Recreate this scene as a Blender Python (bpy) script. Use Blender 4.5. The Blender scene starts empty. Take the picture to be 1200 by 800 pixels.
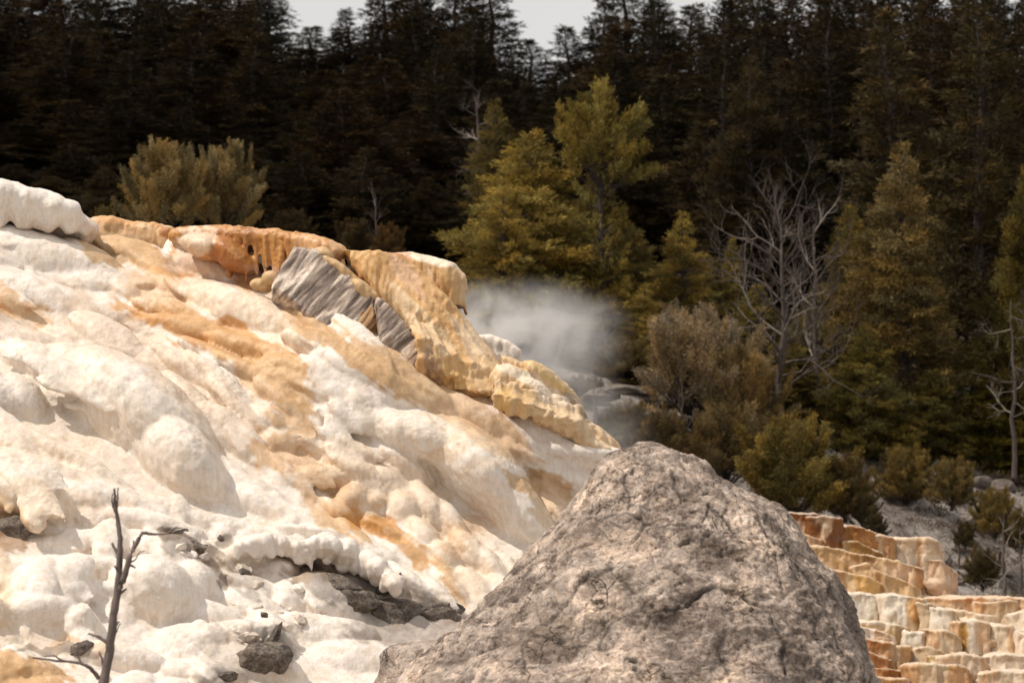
import bpy, bmesh, math, random
import numpy as np
from mathutils import Vector, Matrix, Quaternion

# ------------------------------------------------------------------ camera, sky, sun
SC = bpy.context.scene
COL = SC.collection
FPX = 3667.0                                  # focal length in pixels of a 1200 px wide frame
PITCH = math.atan(220 / FPX)
CAMZ = 3.0
cam = bpy.data.cameras.new('camera'); camo = bpy.data.objects.new('camera', cam); COL.objects.link(camo)
cam.sensor_width = 36.0; cam.lens = FPX * 36 / 1200
cam.clip_start = 0.5; cam.clip_end = 3000
camo.location = (0, 0, CAMZ); camo.rotation_euler = (math.pi / 2 + PITCH, 0, 0)
cam.dof.use_dof = True; cam.dof.focus_distance = 31.0; cam.dof.aperture_fstop = 3.7
SC.camera = camo
SUN_EL = math.radians(57); SUN_AZ = math.radians(-106)   # azimuth from +Y (away from camera), negative = to the left
W = bpy.data.worlds.new('World'); SC.world = W; W.use_nodes = True
nt = W.node_tree; nt.nodes.clear()
sky = nt.nodes.new('ShaderNodeTexSky'); sky.sky_type = 'NISHITA'; sky.sun_disc = False
sky.sun_elevation = SUN_EL; sky.sun_rotation = SUN_AZ; sky.dust_density = 3.0
bg1 = nt.nodes.new('ShaderNodeBackground'); bg1.inputs[1].default_value = 0.08
nt.links.new(sky.outputs[0], bg1.inputs[0])
bg2 = nt.nodes.new('ShaderNodeBackground'); bg2.inputs[1].default_value = 0.92      # thin bright cloud cover
tcw = nt.nodes.new('ShaderNodeTexCoord'); nz = nt.nodes.new('ShaderNodeTexNoise')
nz.inputs['Scale'].default_value = 3.0; nz.inputs['Detail'].default_value = 5
crw = nt.nodes.new('ShaderNodeValToRGB')
crw.color_ramp.elements[0].position = 0.3; crw.color_ramp.elements[0].color = (0.86, 0.83, 0.80, 1)
crw.color_ramp.elements[1].position = 0.7; crw.color_ramp.elements[1].color = (1.0, 0.975, 0.95, 1)
nt.links.new(tcw.outputs['Generated'], nz.inputs['Vector']); nt.links.new(nz.outputs['Fac'], crw.inputs[0]); nt.links.new(crw.outputs[0], bg2.inputs[0])
mxw = nt.nodes.new('ShaderNodeMixShader'); mxw.inputs[0].default_value = 0.85
outw = nt.nodes.new('ShaderNodeOutputWorld')
nt.links.new(bg1.outputs[0], mxw.inputs[1]); nt.links.new(bg2.outputs[0], mxw.inputs[2]); nt.links.new(mxw.outputs[0], outw.inputs[0])
sun = bpy.data.lights.new('sun', 'SUN'); sun.energy = 3.7; sun.angle = math.radians(0.6); sun.color = (1.0, 0.91, 0.81)
suno = bpy.data.objects.new('sun', sun); COL.objects.link(suno)
sd = Vector((math.cos(SUN_EL) * math.sin(SUN_AZ), math.cos(SUN_EL) * math.cos(SUN_AZ), math.sin(SUN_EL)))
suno.rotation_euler = sd.to_track_quat('Z', 'Y').to_euler(); suno.location = (0, 0, 60)
SC.view_settings.view_transform = 'Standard'; SC.view_settings.look = 'None'
SC.view_settings.exposure = 0.0; SC.view_settings.gamma = 1.0; SC.view_settings.use_curve_mapping = False
SC.cycles.max_bounces = 6; SC.cycles.diffuse_bounces = 3; SC.cycles.volume_bounces = 1; SC.cycles.transparent_max_bounces = 8

# ------------------------------------------------------------------ helpers
ca, sa = math.cos(PITCH), math.sin(PITCH)
def P(px, py, D):
    """the place that lies D metres in front of the camera and shows at photo pixel px, py"""
    x = (px - 600) / FPX; y = (400 - py) / FPX
    Y = ca - y * sa; Z = sa + y * ca
    return np.array((x * D / Y, D, CAMZ + Z * D / Y))
def PV(px, py, D):
    x = (px - 600) / FPX; y = (400 - py) / FPX
    Y = ca - y * sa; Z = sa + y * ca
    return np.stack([x * D / Y, D + 0 * x, CAMZ + Z * D / Y], -1)
def project(v):
    X, Y, Z = v[:, 0], v[:, 1], v[:, 2] - CAMZ
    d = Y * ca + Z * sa; u = Z * ca - Y * sa
    return 600 + FPX * X / d, 400 - FPX * u / d

def _hash(ix, iy, iz, seed):
    h = (ix.astype(np.uint32) * np.uint32(374761393) + iy.astype(np.uint32) * np.uint32(668265263) + iz.astype(np.uint32) * np.uint32(2147483647) + np.uint32(seed * 974711 & 0xffffffff))
    h = (h ^ (h >> np.uint32(13))) * np.uint32(1274126177)
    h = (h ^ (h >> np.uint32(16))) * np.uint32(2246822519)
    return h ^ (h >> np.uint32(15))
_G = np.array([(1,1,0),(-1,1,0),(1,-1,0),(-1,-1,0),(1,0,1),(-1,0,1),(1,0,-1),(-1,0,-1),(0,1,1),(0,-1,1),(0,1,-1),(0,-1,-1),(1,1,0),(-1,1,0),(0,-1,1),(0,-1,-1)], dtype=np.float32)
def noise(p, seed=0):
    """gradient noise, about -1..1, p is (n,3)"""
    p = np.asarray(p, dtype=np.float64)
    i = np.floor(p).astype(np.int64); f = (p - i).astype(np.float32)
    w = f * f * f * (f * (f * 6 - 15) + 10)
    r = 0
    with np.errstate(over='ignore'):
        for dx in (0, 1):
            for dy in (0, 1):
                for dz in (0, 1):
                    g = _G[_hash(i[:, 0] + dx, i[:, 1] + dy, i[:, 2] + dz, seed) & np.uint32(15)]
                    d = g[:, 0] * (f[:, 0] - dx) + g[:, 1] * (f[:, 1] - dy) + g[:, 2] * (f[:, 2] - dz)
                    ww = (w[:, 0] if dx else 1 - w[:, 0]) * (w[:, 1] if dy else 1 - w[:, 1]) * (w[:, 2] if dz else 1 - w[:, 2])
                    r = r + d * ww
    return r
def fbm(p, seed=0, octv=4, gain=0.5):
    a = 1.0; s = 0; p = np.asarray(p)
    for k in range(octv):
        s = s + a * noise(p * 2 ** k + 17.3 * k, seed + k); a *= gain
    return s
def worley(p, seed=0):
    """F1 and F2 distances"""
    i = np.floor(p).astype(np.int64); n = len(p)
    f1 = np.full(n, 9.0); f2 = np.full(n, 9.0)
    with np.errstate(over='ignore'):
        for dx in (-1, 0, 1):
            for dy in (-1, 0, 1):
                for dz in (-1, 0, 1):
                    c = i + (dx, dy, dz)
                    h = _hash(c[:, 0], c[:, 1], c[:, 2], seed)
                    q = c + np.stack([(h & np.uint32(1023)) / 1023.0, ((h >> np.uint32(10)) & np.uint32(1023)) / 1023.0, ((h >> np.uint32(20)) & np.uint32(1023)) / 1023.0], -1)
                    d = np.sqrt(((p - q) ** 2).sum(1))
                    f2 = np.minimum(f2, np.maximum(f1, d)); f1 = np.minimum(f1, d)
    return f1, f2
def sstep(a, b, x):
    t = np.clip((x - a) / (b - a), 0, 1); return t * t * (3 - 2 * t)

def tag(o, label=None, cat=None, group=None, kind=None):
    if label: o['label'] = label
    if cat: o['category'] = cat
    if group: o['group'] = group
    if kind: o['kind'] = kind
    return o
def empty(name, loc, label=None, cat=None, group=None, kind=None):
    o = bpy.data.objects.new(name, None); COL.objects.link(o); o.location = loc
    return tag(o, label, cat, group, kind)
def mesh_np(name, V, Fc, mat, parent=None, cols=None, smooth=True, attr='tint'):
    """V (n,3), Fc (m,k) all faces of one size -> object. World coordinates; parented keeps its place"""
    me = bpy.data.meshes.new(name)
    V = np.asarray(V, dtype=np.float32); Fc = np.asarray(Fc, dtype=np.int32)
    if parent is not None: V = V - np.array(parent.location, dtype=np.float32)
    k = Fc.shape[1]
    me.vertices.add(len(V)); me.vertices.foreach_set('co', V.ravel())
    me.loops.add(Fc.size); me.loops.foreach_set('vertex_index', Fc.ravel())
    me.polygons.add(len(Fc)); me.polygons.foreach_set('loop_start', np.arange(len(Fc), dtype=np.int32) * k)
    me.polygons.foreach_set('use_smooth', np.full(len(Fc), smooth))
    me.update(calc_edges=True)
    if cols is not None:
        a = me.color_attributes.new(attr, 'FLOAT_COLOR', 'POINT')
        c = np.ones((len(V), 4), dtype=np.float32); c[:, :3] = cols; a.data.foreach_set('color', c.ravel())
    me.materials.append(mat)
    o = bpy.data.objects.new(name, me); COL.objects.link(o)
    if parent is not None: o.parent = parent
    return o

def ico(sub):
    bm = bmesh.new(); bmesh.ops.create_icosphere(bm, subdivisions=sub, radius=1)
    v = np.array([x.co[:] for x in bm.verts]); f = np.array([[q.index for q in x.verts] for x in bm.faces]); bm.free()
    return v, f
ICO = {s: ico(s) for s in (2, 3, 4)}
class Solid:
    """overlapping closed shapes, fused into one skin by a voxel remesh"""
    def __init__(s): s.v = []; s.t = []; s.q = []; s.n = 0
    def add(s, v, t=None, q=None):
        s.v.append(np.asarray(v, float))
        if t is not None and len(t): s.t.append(np.asarray(t) + s.n)
        if q is not None and len(q): s.q.append(np.asarray(q) + s.n)
        s.n += len(v)
    def ellipsoid(s, c, A, sub=3):
        v, f = ICO[sub]; s.add(c + v @ np.asarray(A), t=f)          # rows of A are the half axes
    def tube(s, pts, rad, seg=10, squash=1.0):
        pts = np.asarray(pts, float); n = len(pts); rad = np.broadcast_to(np.asarray(rad, float), (n,))
        V = []
        # rounded ends
        d0 = pts[1] - pts[0]; d0 /= np.linalg.norm(d0); d1 = pts[-1] - pts[-2]; d1 /= np.linalg.norm(d1)
        P2 = np.vstack([pts[0] - d0 * rad[0] * .8, pts[0] - d0 * rad[0] * .45, pts, pts[-1] + d1 * rad[-1] * .45, pts[-1] + d1 * rad[-1] * .8])
        R2 = np.concatenate([[rad[0] * .35, rad[0] * .85], rad, [rad[-1] * .85, rad[-1] * .35]])
        m = len(P2)
        for i in range(m):
            d = P2[min(i + 1, m - 1)] - P2[max(i - 1, 0)]; d /= np.linalg.norm(d) + 1e-9
            up = np.array((0, 0, 1.)) if abs(d[2]) < .9 else np.array((0, 1., 0))
            a = np.cross(d, up); a /= np.linalg.norm(a); b = np.cross(a, d)
            for k in range(seg):
                th = 2 * math.pi * k / seg; V.append(P2[i] + R2[i] * (a * math.cos(th) + b * math.sin(th) * squash))
        q = [(i * seg + k, i * seg + (k + 1) % seg, (i + 1) * seg + (k + 1) % seg, (i + 1) * seg + k) for i in range(m - 1) for k in range(seg)]
        V.append(P2[0]); V.append(P2[-1]); c0, c1 = m * seg, m * seg + 1
        t = [(c0, (k + 1) % seg, k) for k in range(seg)] + [(c1, (m - 1) * seg + k, (m - 1) * seg + (k + 1) % seg) for k in range(seg)]
        s.add(V, t=t, q=q)
    def prism(s, front, back):
        """two matching loops of points"""
        n = len(front); V = np.vstack([front, back, [np.mean(front, 0)], [np.mean(back, 0)]])
        q = [(i, (i + 1) % n, n + (i + 1) % n, n + i) for i in range(n)]
        t = [(2 * n, (i + 1) % n, i) for i in range(n)] + [(2 * n + 1, n + i, n + (i + 1) % n) for i in range(n)]
        s.add(V, t=t, q=q)
    def grid_block(s, front, back):
        """two matching (r,c,3) grids closed into a block"""
        r, c, _ = front.shape; N = r * c
        V = np.vstack([front.reshape(-1, 3), back.reshape(-1, 3)])
        I = np.arange(N).reshape(r, c)
        a, b, d, e = I[:-1, :-1].ravel(), I[:-1, 1:].ravel(), I[1:, 1:].ravel(), I[1:, :-1].ravel()
        q = [np.stack([a, e, d, b], -1), np.stack([a, b, d, e], -1) + N]
        loop = np.concatenate([I[0, :-1], I[:-1, -1], I[-1, :0:-1], I[:0:-1, 0]]); l2 = np.roll(loop, -1)
        q.append(np.stack([loop, l2, l2 + N, loop + N], -1))
        s.add(V, q=np.vstack(q))
    def skin(s, voxel, smooth=2):
        V = np.vstack(s.v); me = bpy.data.meshes.new('skin_tmp')
        faces = (np.vstack(s.t).tolist() if s.t else []) + (np.vstack(s.q).tolist() if s.q else [])
        me.from_pydata(V.tolist(), [], faces); me.update()
        o = bpy.data.objects.new('skin_tmp', me); COL.objects.link(o)
        m = o.modifiers.new('r', 'REMESH'); m.mode = 'VOXEL'; m.voxel_size = voxel; m.adaptivity = 0
        if smooth:
            m2 = o.modifiers.new('s', 'SMOOTH'); m2.factor = 0.5; m2.iterations = smooth
        dg = bpy.context.evaluated_depsgraph_get(); e = o.evaluated_get(dg); r = e.to_mesh()
        n = len(r.vertices); co = np.empty(n * 3, np.float32); r.vertices.foreach_get('co', co)
        no = np.empty(n * 3, np.float32); r.vertices.foreach_get('normal', no)
        li = np.empty(len(r.loops), np.int32); r.loops.foreach_get('vertex_index', li)
        e.to_mesh_clear(); bpy.data.objects.remove(o); bpy.data.meshes.remove(me)
        return co.reshape(-1, 3).astype(float), no.reshape(-1, 3).astype(float), li.reshape(-1, 4)
def keep_faces(V, Fc, keepv, extra=None):
    m = keepv[Fc].any(1); Fc = Fc[m]; used = np.zeros(len(V), bool); used[Fc.ravel()] = True
    idx = np.cumsum(used) - 1
    return V[used], idx[Fc], used
def vnormals(V, Fc):
    a, b = V[Fc[:, 2]] - V[Fc[:, 0]], V[Fc[:, 3]] - V[Fc[:, 1]]
    fn = np.cross(a, b); N = np.zeros_like(V)
    for k in range(4):
        for c in range(3): N[:, c] += np.bincount(Fc[:, k], weights=fn[:, c], minlength=len(V))
    return N / (np.linalg.norm(N, axis=1, keepdims=True) + 1e-12)
def flowstone(V, N, seed=0, rough=1.0, flute=1.0, lump=1.0, rot=0):
    """lumps, hanging flutes and grain of deposited travertine, pushed along the normals"""
    steep = np.clip(1 - N[:, 2], 0, 1) ** 1.5
    d = 0.030 * lump * fbm(V * 2.2, seed, 2) + 0.012 * lump * fbm(V * 7, seed + 5, 2)
    wv = V + 0.08 * np.stack([noise(V * 3, seed + 31), noise(V * 3, seed + 32), 0 * V[:, 0]], -1)
    if rot: cr, sr = math.cos(math.radians(rot)), math.sin(math.radians(rot)); wv = np.stack([wv[:, 0] * cr + wv[:, 2] * sr, wv[:, 1], -wv[:, 0] * sr + wv[:, 2] * cr], -1)
    fl = noise(wv * (11, 11, 1.3), seed + 9) + .6 * noise(wv * (24, 24, 2.2), seed + 10)
    d += 0.013 * flute * steep * fl
    pop = np.abs(noise(V * 16, seed + 13)) + .6 * np.abs(noise(V * 30, seed + 14))
    mask = sstep(-.15, .35, noise(V * 1.7, seed + 20))
    d += 0.013 * rough * (pop - .35) * (0.35 + mask) * (0.4 + 0.6 * np.clip(N[:, 2] + .3, 0, 1))
    return V + N * d[:, None]

# ------------------------------------------------------------------ materials
def mat_base(name):
    m = bpy.data.materials.new(name); m.use_nodes = True; n = m.node_tree.nodes; n.clear()
    b = n.new('ShaderNodeBsdfPrincipled'); o = n.new('ShaderNodeOutputMaterial'); m.node_tree.links.new(b.outputs[0], o.inputs[0])
    return m, m.node_tree, b
def N_(nt, t, **kw):
    n = nt.nodes.new(t)
    for k, v in kw.items():
        if k in n.inputs: n.inputs[k].default_value = v
        else: setattr(n, k, v)
    return n
def noise_node(nt, vec, scale, detail=4, rough=.55, dist=0.0):
    n = N_(nt, 'ShaderNodeTexNoise', Scale=scale, Detail=detail, Roughness=rough, Distortion=dist); nt.links.new(vec, n.inputs['Vector']); return n.outputs['Fac']
def ramp(nt, fac, stops):
    r = nt.nodes.new('ShaderNodeValToRGB'); e = r.color_ramp.elements
    while len(e) < len(stops): e.new(0.5)
    for i, (p, c) in enumerate(stops):
        e[i].position = p; e[i].color = (c, c, c, 1) if isinstance(c, (int, float)) else (*c, 1)
    nt.links.new(fac, r.inputs[0]); return r.outputs[0]
def mixc(nt, a, b, fac, mode='MIX'):
    m = nt.nodes.new('ShaderNodeMix'); m.data_type = 'RGBA'; m.blend_type = mode
    for s, v in ((m.inputs[6], a), (m.inputs[7], b)):
        if isinstance(v, tuple): s.default_value = (*v, 1)
        else: nt.links.new(v, s)
    if isinstance(fac, (int, float)): m.inputs[0].default_value = fac
    else: nt.links.new(fac, m.inputs[0])
    return m.outputs[2]
def mathn(nt, op, a, b=0.0):
    m = nt.nodes.new('ShaderNodeMath'); m.operation = op
    for s, v in ((m.inputs[0], a), (m.inputs[1], b)):
        if isinstance(v, (int, float)): s.default_value = v
        else: nt.links.new(v, s)
    return m.outputs[0]
def bumpn(nt, b, hgt, strength, dist):
    n = N_(nt, 'ShaderNodeBump', Strength=strength, Distance=dist); nt.links.new(hgt, n.inputs['Height']); nt.links.new(n.outputs[0], b.inputs['Normal'])
def pos(nt, scale=None):
    g = nt.nodes.new('ShaderNodeNewGeometry')
    if scale is None: return g.outputs['Position']
    m = nt.nodes.new('ShaderNodeMapping'); m.inputs['Scale'].default_value = scale; nt.links.new(g.outputs['Position'], m.inputs[0]); return m.outputs[0]

def mat_travertine(name, rough=0.5, spec=0.4, streak=0.5):
    m, nt, b = mat_base(name)
    at = N_(nt, 'ShaderNodeAttribute', attribute_name='tint'); c = at.outputs['Color']
    p = pos(nt)
    v = ramp(nt, noise_node(nt, p, 5.5, 8, .65, .4), [(0.28, (0.80, 0.73, 0.66)), (0.5, (0.97, .955, .93)), (0.72, (1.06, 1.05, 1.04))])
    c = mixc(nt, c, v, 0.85, 'MULTIPLY')
    st = ramp(nt, noise_node(nt, pos(nt, (22, 22, 1.6)), 1.0, 5, .6, .3), [(0.30, (0.80, 0.70, 0.58)), (0.55, (1, 1, 1)), (0.8, (1.03, 1.03, 1.02))])
    c = mixc(nt, c, st, streak, 'MULTIPLY')
    sp = ramp(nt, noise_node(nt, p, 42, 5, .7), [(0.30, (0.74, 0.66, 0.57)), (0.46, (1, 1, 1))])
    c = mixc(nt, c, sp, .6, 'MULTIPLY')
    nt.links.new(c, b.inputs['Base Color']); b.inputs['Roughness'].default_value = rough; b.inputs['Specular IOR Level'].default_value = spec
    h = mathn(nt, 'ADD', mathn(nt, 'MULTIPLY', noise_node(nt, p, 30, 6, .65), 1.0), mathn(nt, 'MULTIPLY', noise_node(nt, pos(nt, (60, 60, 6)), 1.0, 4, .6), .5))
    bumpn(nt, b, h, .7, 0.010)
    return m
M_TRAV = mat_travertine('travertine')
M_WET = mat_travertine('wet_travertine', rough=0.4, spec=0.5, streak=.8)

def mat_rock(name, cols, scale=1.0, crack=True, bump=.9, tint=False):
    m, nt, b = mat_base(name); p = pos(nt)
    a = ramp(nt, noise_node(nt, p, 2.9 * scale, 10, .72, 1.4), [(0.30, cols[0]), (0.47, cols[1]), (0.6, cols[2]), (0.75, cols[3])])
    g = ramp(nt, noise_node(nt, p, 9 * scale, 9, .7, 1.2), [(0.38, (.40, .37, .35)), (0.47, (.92, .90, .88)), (0.55, (1.05, 1.03, 1)), (0.64, (1.35, 1.3, 1.22))])
    c = mixc(nt, a, g, .9, 'MULTIPLY')
    s = ramp(nt, noise_node(nt, p, 45 * scale, 6, .75), [(0.36, (.55, .53, .5)), (0.5, (1, 1, 1)), (.66, (1.2, 1.18, 1.15))])
    c = mixc(nt, c, s, .75, 'MULTIPLY')
    h = mathn(nt, 'ADD', noise_node(nt, p, 12 * scale, 9, .72, .5), mathn(nt, 'MULTIPLY', noise_node(nt, p, 55 * scale, 5, .7), .35))
    if crack:
        big_ = ramp(nt, noise_node(nt, p, 1.5 * scale, 7, .7, 1.6), [(0.36, (.50, .48, .48)), (0.46, (.95, .94, .94)), (0.56, (1.05, 1.03, 1.0)), (0.66, (1.35, 1.3, 1.22))]); c = mixc(nt, c, big_, 1.0, 'MULTIPLY')
        fl_ = ramp(nt, noise_node(nt, pos(nt, (5, 5, 14)), scale, 8, .75, 1.0), [(0.38, (.5, .46, .42)), (0.47, (1, 1, 1)), (0.6, (1, 1, 1)), (.68, (1.4, 1.35, 1.27))]); c = mixc(nt, c, fl_, .9, 'MULTIPLY')
        nd = N_(nt, 'ShaderNodeTexNoise', Scale=3 * scale, Detail=5); nt.links.new(p, nd.inputs['Vector'])
        va = nt.nodes.new('ShaderNodeVectorMath'); va.operation = 'MULTIPLY_ADD'; nt.links.new(nd.outputs['Color'], va.inputs[0]); va.inputs[1].default_value = (.6, .6, .6); nt.links.new(p, va.inputs[2])
        vo = N_(nt, 'ShaderNodeTexVoronoi', feature='DISTANCE_TO_EDGE', Scale=2.2 * scale); nt.links.new(va.outputs[0], vo.inputs['Vector'])
        cr = ramp(nt, vo.outputs['Distance'], [(0.0, 0.0), (0.012, 1.0)])
        msk = ramp(nt, noise_node(nt, p, 1.9 * scale, 3), [(0.45, 1.0), (0.56, 0.0)])
        cr2 = mathn(nt, 'MAXIMUM', cr, msk)
        c = mixc(nt, c, mixc(nt, (.28, .25, .23), (1, 1, 1), cr2), 1.0, 'MULTIPLY')
        h = mathn(nt, 'ADD', h, mathn(nt, 'MULTIPLY', cr2, .6))
    if tint:
        at = N_(nt, 'ShaderNodeAttribute', attribute_name='tint'); c = mixc(nt, c, at.outputs['Color'], 1.0, 'MULTIPLY')
    nt.links.new(c, b.inputs['Base Color']); b.inputs['Roughness'].default_value = .85; b.inputs['Specular IOR Level'].default_value = .25
    bumpn(nt, b, h, bump, 0.05 / scale)
    return m
M_BOULDER = mat_rock('boulder_rock', [(.24, .19, .16), (.46, .385, .335), (.62, .53, .465), (.86, .78, .70)], tint=True)
M_DARKROCK = mat_rock('crust_rock', [(.09, .075, .065), (.17, .145, .125), (.26, .225, .195), (.45, .40, .34)], 2.5)
M_TRASHROCK = mat_rock('hill_rock', [(.12, .10, .09), (.20, .17, .15), (.28, .24, .21), (.40, .35, .31)], 1.2, False)

def mat_banded():
    m, nt, b = mat_base('banded_rock')
    g = nt.nodes.new('ShaderNodeNewGeometry'); mp = nt.nodes.new('ShaderNodeMapping'); mp.vector_type = 'POINT'
    mp.inputs['Rotation'].default_value = (0, math.radians(-42), 0); mp.inputs['Scale'].default_value = (1, 1, 1)
    nt.links.new(g.outputs['Position'], mp.inputs[0])
    m2 = nt.nodes.new('ShaderNodeMapping'); m2.inputs['Scale'].default_value = (9, 2, 1.6); nt.links.new(mp.outputs[0], m2.inputs[0])
    at = N_(nt, 'ShaderNodeAttribute', attribute_name='tint')
    n1 = noise_node(nt, m2.outputs[0], 1.0, 8, .62, .9)
    c = ramp(nt, n1, [(0.36, (.11, .08, .065)), (0.44, (.27, .205, .165)), (0.52, (.50, .40, .32)), (0.61, (.84, .72, .60))])
    c = mixc(nt, c, at.outputs['Color'], 1.0, 'MULTIPLY')
    p = pos(nt)
    s = ramp(nt, noise_node(nt, p, 50, 5, .7), [(0.36, (.65, .62, .6)), (0.5, (1, 1, 1)), (.66, (1.12, 1.1, 1.08))])
    c = mixc(nt, c, s, .6, 'MULTIPLY')
    nt.links.new(c, b.inputs['Base Color']); b.inputs['Roughness'].default_value = .8
    h = mathn(nt, 'ADD', n1, mathn(nt, 'MULTIPLY', noise_node(nt, p, 40, 6, .7), .4)); bumpn(nt, b, h, .9, .035)
    return m
M_BAND = mat_banded()

def mat_foliage():
    m, nt, b = mat_base('needle_foliage')
    oi = nt.nodes.new('ShaderNodeObjectInfo'); at = N_(nt, 'ShaderNodeAttribute', attribute_name='tint')
    c = mixc(nt, oi.outputs['Color'], at.outputs['Color'], 1.0, 'MULTIPLY')
    nt.links.new(c, b.inputs['Base Color']); b.inputs['Roughness'].default_value = .65; b.inputs['Specular IOR Level'].default_value = .04
    tr = nt.nodes.new('ShaderNodeBsdfTranslucent'); nt.links.new(c, tr.inputs[0])
    mx = nt.nodes.new('ShaderNodeMixShader'); mx.inputs[0].default_value = .22
    out = [n for n in nt.nodes if n.type == 'OUTPUT_MATERIAL'][0]
    nt.links.new(b.outputs[0], mx.inputs[1]); nt.links.new(tr.outputs[0], mx.inputs[2]); nt.links.new(mx.outputs[0], out.inputs[0])
    return m
M_LEAF = mat_foliage()
def mat_wood(name, c0, c1):
    m, nt, b = mat_base(name); p = pos(nt, (6, 6, 2))
    c = ramp(nt, noise_node(nt, p, 3, 6, .7), [(0.3, c0), (0.7, c1)])
    nt.links.new(c, b.inputs['Base Color']); b.inputs['Roughness'].default_value = .85
    bumpn(nt, b, noise_node(nt, p, 8, 5, .7), .6, .02); return m
M_BARK = mat_wood('bark', (.02, .014, .011), (.065, .045, .035))
M_DEAD = mat_wood('bleached_wood', (.11, .085, .07), (.38, .32, .27))
M_DEADB = mat_wood('brown_dead_wood', (.045, .033, .027), (.12, .09, .075))
def mat_ground():
    m, nt, b = mat_base('hill_soil'); p = pos(nt)
    c = ramp(nt, noise_node(nt, p, .5, 8, .65, .3), [(0.32, (.07, .052, .04)), (0.45, (.26, .22, .19)), (0.6, (.42, .37, .33)), (.78, (.22, .18, .15))])
    s = ramp(nt, noise_node(nt, p, 6, 8, .75), [(0.36, (.3, .27, .25)), (0.52, (1, 1, 1)), (.7, (1.3, 1.25, 1.2))])
    c = mixc(nt, c, s, .9, 'MULTIPLY')
    f = N_(nt, 'ShaderNodeSeparateXYZ'); nt.links.new(p, f.inputs[0])
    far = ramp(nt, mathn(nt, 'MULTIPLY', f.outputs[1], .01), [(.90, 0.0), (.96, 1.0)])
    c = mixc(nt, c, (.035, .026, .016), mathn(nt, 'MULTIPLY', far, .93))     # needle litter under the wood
    nt.links.new(c, b.inputs['Base Color']); b.inputs['Roughness'].default_value = .95
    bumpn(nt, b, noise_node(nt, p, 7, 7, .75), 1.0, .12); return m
M_SOIL = mat_ground()

WHITE = (.82, .755, .69); CREAM = (.74, .62, .49); TAN = (.64, .42, .22); ORANGE = (.58, .29, .085); RUST = (.38, .14, .03); BEIGE = (.72, .60, .49)
GREY = (.34, .30, .27); BROWN = (.19, .145, .11); GOLD = (.60, .38, .16); PINK = (.70, .52, .40)
def paint(V, base, blobs, seed=0, warp=14):
    px, py = project(V); W3 = np.stack([px / 45, py / 45, 0 * px], -1)
    wx = px + warp * fbm(W3, seed + 70, 3); wy = py + warp * fbm(W3 + 9, seed + 80, 3)
    c = np.tile(np.array(base, float), (len(V), 1))
    ru, rv = px * .79 + py * .61, -px * .61 + py * .79
    br = .6 * fbm(np.stack([px / 14, py / 14, 0 * px], -1), seed + 90, 3) + .8 * fbm(np.stack([ru / 70, rv / 7, 0 * px], -1), seed + 95, 3)
    for (x, y, rx, ry, ang, col, k) in blobs:
        t = math.radians(ang); dx, dy = wx - x, wy - y
        u = (dx * math.cos(t) + dy * math.sin(t)) / rx; v = (-dx * math.sin(t) + dy * math.cos(t)) / ry
        r = np.sqrt(u * u + v * v); w = k * np.clip(sstep(1.06, .76, r + .42 * br), 0, 1)
        c += (np.array(col) - c) * w[:, None]
    return np.clip(c, 0, 1)

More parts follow.
